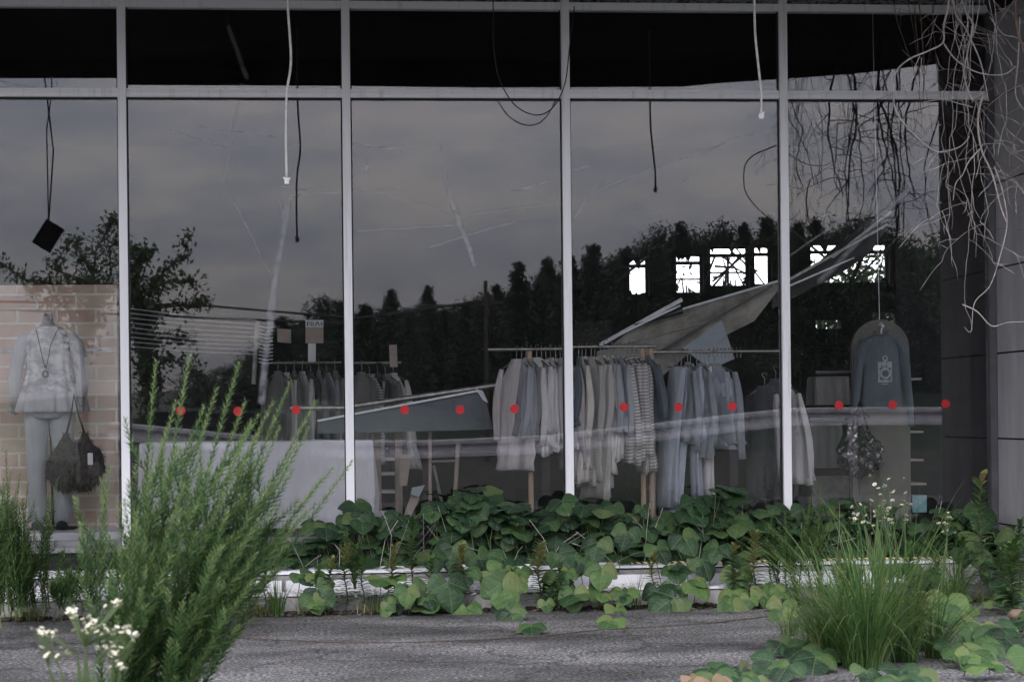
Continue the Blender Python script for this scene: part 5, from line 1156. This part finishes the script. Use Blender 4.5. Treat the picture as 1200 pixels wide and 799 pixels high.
# ---- dead vines hanging from the canopy edge
def smooth_walk(p,d,L,step,jit,grav,pull=None):
    pts=[V(p)]; d=V(d).normalized(); n=max(3,int(L/step))
    for i in range(n):
        d=(d+rdir()*jit+V((0,0,-grav))).normalized()
        pts.append(pts[-1]+d*step)
    return pts
def dead_vine(u,y,vend,label,m,twigs=6,thick=.006,name='dead_vine',jit=.22,strands=3,ztop=4.29):
    a=P(u,0,y); a.z=ztop; z_end=P(u,vend,y).z; o=empty(name,a,label=label,cat='vine',group=None); st=MB(); tw=MB()
    for s in range(strands):
        p=V((R.uniform(-.10,.10),R.uniform(-.06,.06),0)); L=(ztop-z_end)*R.uniform(.6,1.05); pts=[p]; d=V((0,0,-1)); vx=R.uniform(-.2,.2); ph=R.uniform(0,6); sw=R.uniform(.8,1.3)
        n=int(L/.07)
        for i in range(n):
            d=(V((vx*sin(i*.23+ph)*1.6,.3*sin(i*.31+ph),-1))+rdir()*jit*(.5 if i%4 else 1.9)).normalized(); pts.append(pts[-1]+d*.07)
        k=len(pts); rs=[thick*(1-.65*i/k)*(.7 if s else 1)*(1.35 if i%5==2 else 1) for i in range(k)]; st.tube(pts,rs,6)
        for t in range(twigs):
            i=R.randint(k//6,k-2); q=pts[i]; sd=R.choice((-1,1)); dd=V((sd,R.uniform(-.4,.4),R.uniform(-.6,.35))).normalized(); tp=[q]; curl=R.uniform(-.25,.25); LL=R.uniform(.15,.75); nn=int(LL/.045)
            for j in range(nn):
                dd=(dd+V((0,0,-.12+curl*.3))+rdir()*(.12 if j%3 else .55)).normalized(); tp.append(tp[-1]+dd*.045*R.uniform(.6,1.4))
            if len(tp)>2:
                tw.tube(tp,[max(.0011,rs[i]*.55*(1-.7*j/len(tp))) for j in range(len(tp))],5)
                for _ in range(2):
                    jj=R.randint(1,len(tp)-1); d3=(dd+rdir()*1.3).normalized(); t3=[tp[jj]]
                    for j in range(R.randint(2,7)): d3=(d3+rdir()*.3+V((0,0,-.08))).normalized(); t3.append(t3[-1]+d3*.03)
                    tw.tube(t3,[.0018,]*(len(t3)-1)+[.0008],4)
    b0=len(st.v); st.v+=tw.v; st.f+=[[b0+i for i in f] for f in tw.f]; st.m+=tw.m; st.uv+=tw.uv; st.build('stems',m,o,smooth=True); return o
dead_vine(1137,-2.1,340,'tangled pale dead vine hanging thickest before the grey jamb',M['vine'],6,.0038,strands=4)
dead_vine(1150,-2.3,400,'longest pale dead vine hanging down the side wall edge',M['vine'],5,.0034,strands=3)
dead_vine(1122,-2.2,230,'short pale dead vine hanging left of the thickest tangle',M['vine'],4,.003,strands=2)
dead_vine(1192,-2.2,330,'pale dead vine spreading over the grey side wall panels',M['vine'],4,.003,strands=2)
dead_vine(1112,-2.0,180,'very short thin dead vine high before the right bay',M['vine'],3,.004,strands=1)
dead_vine(1070,-1.0,270,'brown thread-like vine strands hanging straight in the right bay',M['vine_brown'],1,.0035,strands=5,jit=.06)
dead_vine(1082,-.9,285,'second bunch of straight brown vine threads, right bay',M['vine_brown'],1,.003,strands=3,jit=.06)
for i,(u,ve) in enumerate(((1225,360),(1262,330),(1300,370),(1345,350),(1210,260),(1285,240))):
    o=dead_vine(u,-2.3,ve,'',M['vine_brown'],6,.012,strands=2,jit=.2); tag(o,'dead vine of the bundles mirrored as dark branches in right bay','vine','dead vines mirrored in the right bay')  # darker bark colour stands for their backlit side in the mirror
# the long arching branch that loops out to the left
a=P(1113,0,-2.2); o=empty('dead_vine',V((a.x,-2.2,4.29)),label='long pale vine branch arching out left across the right transom',cat='vine')
def spl(pts,Y,O,k=6):
    o=[P(u,v,Y) if isinstance((u,v)[0],(int,float)) else u for u,v in pts]; q=[]
    for i in range(len(o)-1):
        p0=o[max(i-1,0)];p1=o[i];p2=o[i+1];p3=o[min(i+2,len(o)-1)]
        for j in range(k): t=j/k; q.append(.5*((2*p1)+(p2-p0)*t+(2*p0-5*p1+4*p2-p3)*t*t+(3*p1-p0-3*p2+p3)*t*t*t)-O)
    q.append(o[-1]-O); return q
O=V((a.x,-2.2,4.29)); mb=MB()
def br(pts,r0,r1,Y=-2.2):
    q=spl(pts,Y,O); mb.tube(q,[r0+(r1-r0)*i/len(q) for i in range(len(q))],6)
br([(1111,-60),(1112,0),(1106,30),(1105,50),(1088,60),(1065,70),(1050,85),(1047,110),(1050,130),(1062,148),(1080,166),(1098,178),(1115,176),(1128,170),(1136,160)],.0065,.003)
br([(1078,66),(1072,78),(1064,88)],.003,.0012); br([(1080,68),(1079,85),(1078,96)],.003,.0012); br([(1105,50),(1120,70),(1145,85),(1175,88),(1190,78)],.005,.003)
br([(1115,-50),(1118,10),(1132,35),(1148,70),(1155,100),(1158,118)],.006,.003); br([(1152,110),(1146,140),(1150,175),(1163,205),(1172,240),(1180,262)],.007,.004)
br([(1148,175),(1135,190),(1128,205),(1120,215),(1117,235)],.0045,.002); br([(1165,195),(1175,225),(1180,262),(1172,300),(1160,335),(1142,355),(1138,388),(1130,383)],.004,.0015)
br([(1128,357),(1145,365),(1162,382),(1180,378),(1200,377)],.004,.002); br([(1112,-50),(1130,10),(1140,30),(1134,60),(1130,90),(1140,120)],.006,.004)
br([(1160,20),(1175,40),(1192,45),(1205,60)],.004,.003); br([(1195,20),(1193,70),(1190,110),(1200,130)],.005,.004); br([(1082,120),(1105,117),(1125,122),(1140,126)],.002,.003)
mb.build('branch',M['vine'],o,smooth=True)

# dead leaves and grit lying loose on the asphalt, dry canes caught in the kudzu
li=MB()
for i in range(420):
    v=R.uniform(722,800); q=PG(R.uniform(-40,1240),v,.004); a=R.uniform(0,6.28); d=V((cos(a),sin(a),R.uniform(-.05,.3))).normalized(); diamond(li,q,d,d.cross(UP).normalized(),R.uniform(.008,.04),R.uniform(.004,.02),0)
o=li.build('dead_leaves',M['kudzu_dry'],kind='stuff'); tag(o,'small dead leaves scattered loose over the asphalt','dead leaves')
dc=MB()
for i in range(90):
    u=R.uniform(300,1230); y=R.uniform(-.5,-.15); p=P(u,640,y); p.z=.24; q=p+V((R.uniform(-.3,.3),R.uniform(-.15,.1),R.uniform(.1,.42))); dc.tube([p,(p+q)/2+V((R.uniform(-.04,.04),0,.03)),q],R.uniform(.0015,.003),4)
o=dc.build('dry_canes',M['vine'],kind='stuff'); tag(o,'dry broken canes caught among the kudzu along the glass','dry canes')
# ================================================================== what the glass mirrors: the far side of the road
def conifer_mesh(h,r,seed,n=9500,round_=False):
    rr=random.Random(seed); mb=MB(); nb=130 if not round_ else 110
    def g(): return V((rr.gauss(0,1),rr.gauss(0,1),rr.gauss(0,1)))
    for b in range(nb):
        t=(b+.5)/nb; a=rr.uniform(0,6.283)
        w=r*((1-t)**.85+.02) if not round_ else r*sin(pi*min(1,.16+t*.80))**.75
        w*=rr.uniform(.55,1.15); tip=V((w*cos(a),w*sin(a),h*(.04+.95*t)-w*(.25 if not round_ else -.1)*1.0)); root=V((0,0,h*(.05+.93*t)))
        m=n//nb
        for k in range(m):
            u=rr.random()**.6; p=root.lerp(tip,u)+g()*(.022 if not round_ else .045)*V((1,1,1)).x*(1.2-t*.6)
            d=((tip-root).normalized()+g()*.5).normalized(); s=h*rr.uniform(.010,.021)*(1.15-.5*t)
            diamond(mb,p,d,d.cross(g()).normalized(),s*1.8,s)
    return mb
protos=[]
def tree(name,u,vtop,dist,wpx,label,kind='conifer',group='conifers on the far side of the road'):
    p=MIR(u,vtop,dist); p.z=max(p.z,2); Z=DCAM+dist; r=wpx/2/FPX*Z; h=p.z
    key=(kind,R.randint(0,2)); o=empty(name,V((p.x,-dist,0)),label=label,cat='tree',group=group)
    pr=[x for x in protos if x[0]==key]
    if pr: mc,mt=pr[0][1],pr[0][2]
    else:
        c=conifer_mesh(1,.30,hash(key[0])%97*0+len(protos)*7+3,9500,kind!='conifer').build('crown',M['conifer'],o); t=MB().tube([V((0,0,0)),V((0,0,.5)),V((0,0,.95))],[.018,.012,.003],8).build('trunk',M['bark'],o)
        for q in (c,t): q.scale=(r/.30,r/.30,h)
        protos.append((key,c.data,t.data)); return o
    for nm,me in (('crown',mc),('trunk',mt)):
        q=bpy.data.objects.new(nm,me); col.objects.link(q); q.parent=o; q.scale=(r/.30,r/.30,h)
    o.rotation_euler.z=R.uniform(0,6)
    return o
TR_=[(330,372,60,'c'),(352,388,50,'r'),(384,352,60,'r'),(402,366,50,'c'),(428,368,56,'r'),(458,352,50,'r'),(480,372,50,'c'),(501,346,44,'c'),(520,375,50,'r'),(545,368,44,'r'),(566,362,44,'r'),(583,345,46,'c'),(607,308,56,'c'),(625,330,50,'r'),(641,304,56,'c'),(666,300,60,'c'),(694,288,70,'c'),(715,305,60,'r'),(733,292,60,'c'),(752,296,56,'r'),(771,272,60,'r'),(797,264,62,'c'),(818,276,60,'r'),(847,266,60,'r'),(872,264,60,'c'),(898,256,66,'c'),(915,268,60,'r'),(935,262,56,'c'),(955,258,56,'c'),(975,275,60,'r'),(1000,262,66,'r'),(1030,262,66,'r'),(1055,282,66,'r'),(1082,300,70,'r'),(1110,325,70,'r'),(1140,330,70,'r'),(310,410,50,'r'),(290,425,50,'r'),(262,432,50,'r'),(232,436,50,'r')]
for i,(u,v,wd,k) in enumerate(TR_):
    if 395<u<605: v-=10; k='c'
    tree('conifer_tree' if k=='c' else 'evergreen_tree',u,v,60+(i%3)*4,wd*(2.1 if k=='c' else 2.0),'dark tree of the evergreen line mirrored in the glass above rail','conifer' if k=='c' else 'round')
for i,u in enumerate(range(335,1160,22)):
    v=interp([(335,395),(480,378),(560,370),(640,345),(700,325),(800,300),(900,292),(1040,300),(1160,345)],u)-10+R.uniform(-8,8)
    tree('evergreen_tree',u,v,76+(i%2)*4,130,'dark tree of the evergreen line mirrored in the glass above rail','round')
# leafy branches of nearer broadleaf trees
def broad(name,u,vtop,dist,label,h_extra,branches,nleaf=42,ls=.10):
    c=MIR(u,vtop,dist); o=empty(name,V((c.x,-dist,0)),label=label,cat='tree'); O=V((c.x,-dist,0)); tk=MB(); lf=MB()
    for pts in branches:
        w=[MIR(a,b,dist+R.uniform(-.6,.6))-O for a,b in pts]; w0=V((0,0,max(.5,w[0].z-1.0)))
        full=[w0]+w; k=len(full); tk.tube(full,[.024*(1-.8*i/k) for i in range(k)],6)
        for i in range(1,k):
            a,b=full[i-1],full[i]; m=int((b-a).length*nleaf)
            for j in range(m):
                p=a.lerp(b,R.random()); d=((b-a).normalized()*.5+rdir()).normalized(); q=p+rdir()*R.uniform(0,.35*(1-.5*i/k)); 
                sd_=d.cross(rdir()).normalized(); diamond(lf,q,d,sd_,ls*R.uniform(.7,1.3),ls*.42)
    tk.tube([V((0,0,0)),V((.05,0,1.5)),V((0,0,max(2,full[0].z)))],[.06,.05,.03],8)
    tk.build('trunk',M['bark'],o); lf.build('crown',M['broadleaf'],o); return o
broad('broadleaf_tree',172,330,22,'leafy broadleaf tree mirrored behind the feathery shrub',0,[[(168,380),(175,345),(190,320),(215,300),(222,276)],[(160,380),(190,360),(225,358),(245,352)],[(165,370),(158,330),(165,300),(178,292)],[(170,400),(200,395),(228,400)],[(180,420),(215,425),(238,440)],[(150,330),(150,300),(160,290)],[(165,340),(200,330),(232,330)],[(170,440),(190,450)],[(160,350),(165,400),(172,430)]],170,.12)
broad('broadleaf_tree',95,330,19,'leafy broadleaf tree mirrored above the mannequin head',0,[[(120,340),(90,325),(60,315),(85,280)],[(120,335),(60,340),(25,325),(-5,305)],[(110,320),(112,295),(125,270),(136,255)],[(110,330),(80,345),(55,350),(70,385)],[(110,325),(95,300),(88,278)],[(130,320),(128,290),(138,280)],[(70,335),(50,330),(35,345)]],170,.10)
broad('broadleaf_tree',1110,300,15,'feathery leaved tree mirrored beside the black wing reflection',0,[[(1100,310),(1090,300),(1078,292)],[(1100,330),(1092,320),(1083,318)],[(1098,290),(1092,280)]],90,.10)
# utility pole and lines
p=MIR(569,329,42); e=empty('utility_pole',V((p.x,-42,0)),label='tall utility pole mirrored in the central pane above the panel',cat='utility pole'); MB().tube([V((0,0,0)),V((0,0,p.z))],[.07,.05],10).build('pole',M['bark'],e); MB().bar(V((-.5,0,p.z-.6)),V((.5,0,p.z-.6)),.08,.1).build('crossarm',M['bark'],e)
p2=MIR(-250,300,42)
for k,(pts,Y) in enumerate((([(-60,352),(240,358),(420,373),(470,366),(500,358),(569,358)],42),([(-60,360),(240,372),(420,380)],42.3),([(420,373),(569,352)],41.7))):
    w=[MIR(a,b,Y) for a,b in pts]; O=w[0]; o=MB().tube([x-O for x in w],.035,5).build('power_line',M['cable_black']); o.location=O; tag(o,['upper power line mirrored across the second bay','lower power line mirrored across the second bay','power line mirrored reaching the utility pole'][k],'power line')
# guard rail on posts along the road behind the photographer
GD=15.5
gr=empty('guard_rail',V((0,-GD,0)),label='pale road guard rail mirrored as a band across the glass',cat='guard rail')
prof=[(0,-.14),(.05,-.12),(.05,-.07),(0,-.02),(0,.02),(.05,.07),(.05,.12),(0,.14),(-.012,.14),(-.012,-.14)]
cen=[(128,505),(160,508),(260,518),(330,524),(400,527),(500,527),(640,521),(760,508),(860,496),(930,489),(1000,488),(1109,488),(1200,488)]
cw=[MIR(u,v,GD) for u,v in cen]; rings=[]
for i,c in enumerate(cw): rings.append([V((c.x,dy,c.z+dz)) for dy,dz in prof])
MB().loft(rings).build('rail',mat('galvanised_rail',(.50,.50,.52),(.30,.30,.32),scale=6,rough=.5),gr)
for i in range(len(cw)):
    c=cw[i]; MB().box((c.x-.06,-.12,0),(c.x+.06,-.02,c.z+.1)).build('post',M['steel'],gr)
# bank behind the road so that the ground line sits under the trees
bk_=MB(); n=60; vs=[]; 
for i in range(n+1):
    x=-90+180*i/n; vs += [V((x,-52,0)),V((x,-58,1.3+.5*sin(i*.7)+.3*sin(i*1.9))),V((x,-75,2.0+.5*sin(i*.5)))]
bk_.add(vs,[(i*3+j,i*3+j+1,i*3+3+j+1,i*3+3+j) for i in range(n) for j in range(2)]); bk_.build('terrain',M['conifer'],kind='structure')
vg=MB(); vg.add([(-300,-16.2,.004),(300,-16.2,.004),(300,-400,.004),(-300,-400,.004)],[(0,3,2,1)]); vg.build('verge',mat('dark_verge_growth',(.035,.04,.025),(.015,.018,.012),scale=.8,rough=1,detail=9),kind='structure')
# parked car beyond the road
def car(u,label,m,dist=26,rz=0):
    c=MIR(u,480,dist); o=empty('parked_car',V((c.x,-dist,0)),rz,label=label,cat='car')
    side=[(-2.1,.35),(-2.15,.75),(-1.95,.95),(-1.2,1.02),(-.6,1.42),(.7,1.45),(1.4,1.05),(2.05,.9),(2.15,.6),(2.1,.32)]
    rings=[[V((x*.985,y,z)) for x,z in side] if abs(y)>.8 else [V((x,y,z)) for x,z in side] for y in (-.86,-.75,0,.75,.86)]
    MB().loft(rings).build('body',m,o)
    for s in (-.869,.869):
        MB().prism([V((-1.05,s,1.04)),V((-.55,s,1.36)),V((.62,s,1.38)),V((1.15,s,1.06))],(0,.006 if s>0 else -.006,0)).build('side_window',M['plinth'],o)
        for x in (-1.35,1.3):
            w=MB(); w.tube([V((x,s-.1 if s>0 else s-.04,.32)),V((x,s+.04 if s>0 else s+.1,.32))],.32,20); wo_=w.build('wheel',M['dark'],o); h=MB(); h.tube([V((x,s-.06 if s>0 else s-.05,.32)),V((x,s+.05 if s>0 else s+.06,.32))],.18,16); h.build('rim',M['steel'],wo_)
        for x in (2.09,): MB().box((x-.03,(.55 if s>0 else -.8),.66),(x+.05,(.8 if s>0 else -.55),.78)).build('headlight',M['white'],o)
    return o
car(210,'dark car parked beyond the road, mirrored behind the shrub',M['dark'],32)
car(290,'dark green car parked beyond the road, mirrored beside the first car',mat('dark_green_paint',(.03,.06,.05),rough=.3),33)
# bushes behind the shop, seen through the back windows
def backbush(u,v,w,hh,dist,label,n=2600):
    c=P(u,v,dist); o=empty('bush',V((c.x,dist,0)),label=label,cat='bush'); lf=MB(); tk=MB(); top=c.z; W=w/98/2*1.1
    for i in range(9):
        a=R.uniform(0,6.28); q=[V((0,0,0)),V((W*.4*cos(a),.3*sin(a),top*.5)),V((W*R.uniform(-.9,.9),R.uniform(-.4,.4),top*R.uniform(.8,1.03)))]; tk.tube(q,[.05,.03,.01],6)
        for _ in range(n//9):
            t=R.uniform(.3,1); p=q[1].lerp(q[2],t)+rdir()*R.uniform(.05,.45); d=rdir(); diamond(lf,p,d,d.cross(rdir()).normalized(),.11,.05)
    tk.build('stems',M['bark'],o); lf.build('crown',M['broadleaf'],o); return o
backbush(1015,300,52,0,11.0,'leafy bush seen through the rightmost back window',2600)
backbush(965,300,30,0,11.5,'leafy bush outside the left half of the rightmost back window',700)
backbush(858,330,44,0,10.6,'bush outside the branchy back window',160)
backbush(808,318,24,0,11.0,'bush outside the second back window',300)
backbush(1050,350,50,0,10.8,'bush outside the low back openings',1600)
for k,(p_,q_) in enumerate((((836,335),(868,298)),((845,298),(872,336)),((838,312),(878,322)),((850,336),(846,300)),((858,296),(880,325)))):
    a=P(*p_,9.6); b=P(*q_,9.7+.1*k); o=MB().tube([V((0,0,0)),(b-a)*.5+V((.03,0,.03)),b-a],[.016,.012,.007],6).build('bare_branch',M['bark']); o.location=a; tag(o,'bare dark branch crossing outside the branchy back window','branch','bare branches outside the branchy back window')
# high tree mass outside the back so that the interior stays dark except at the openings
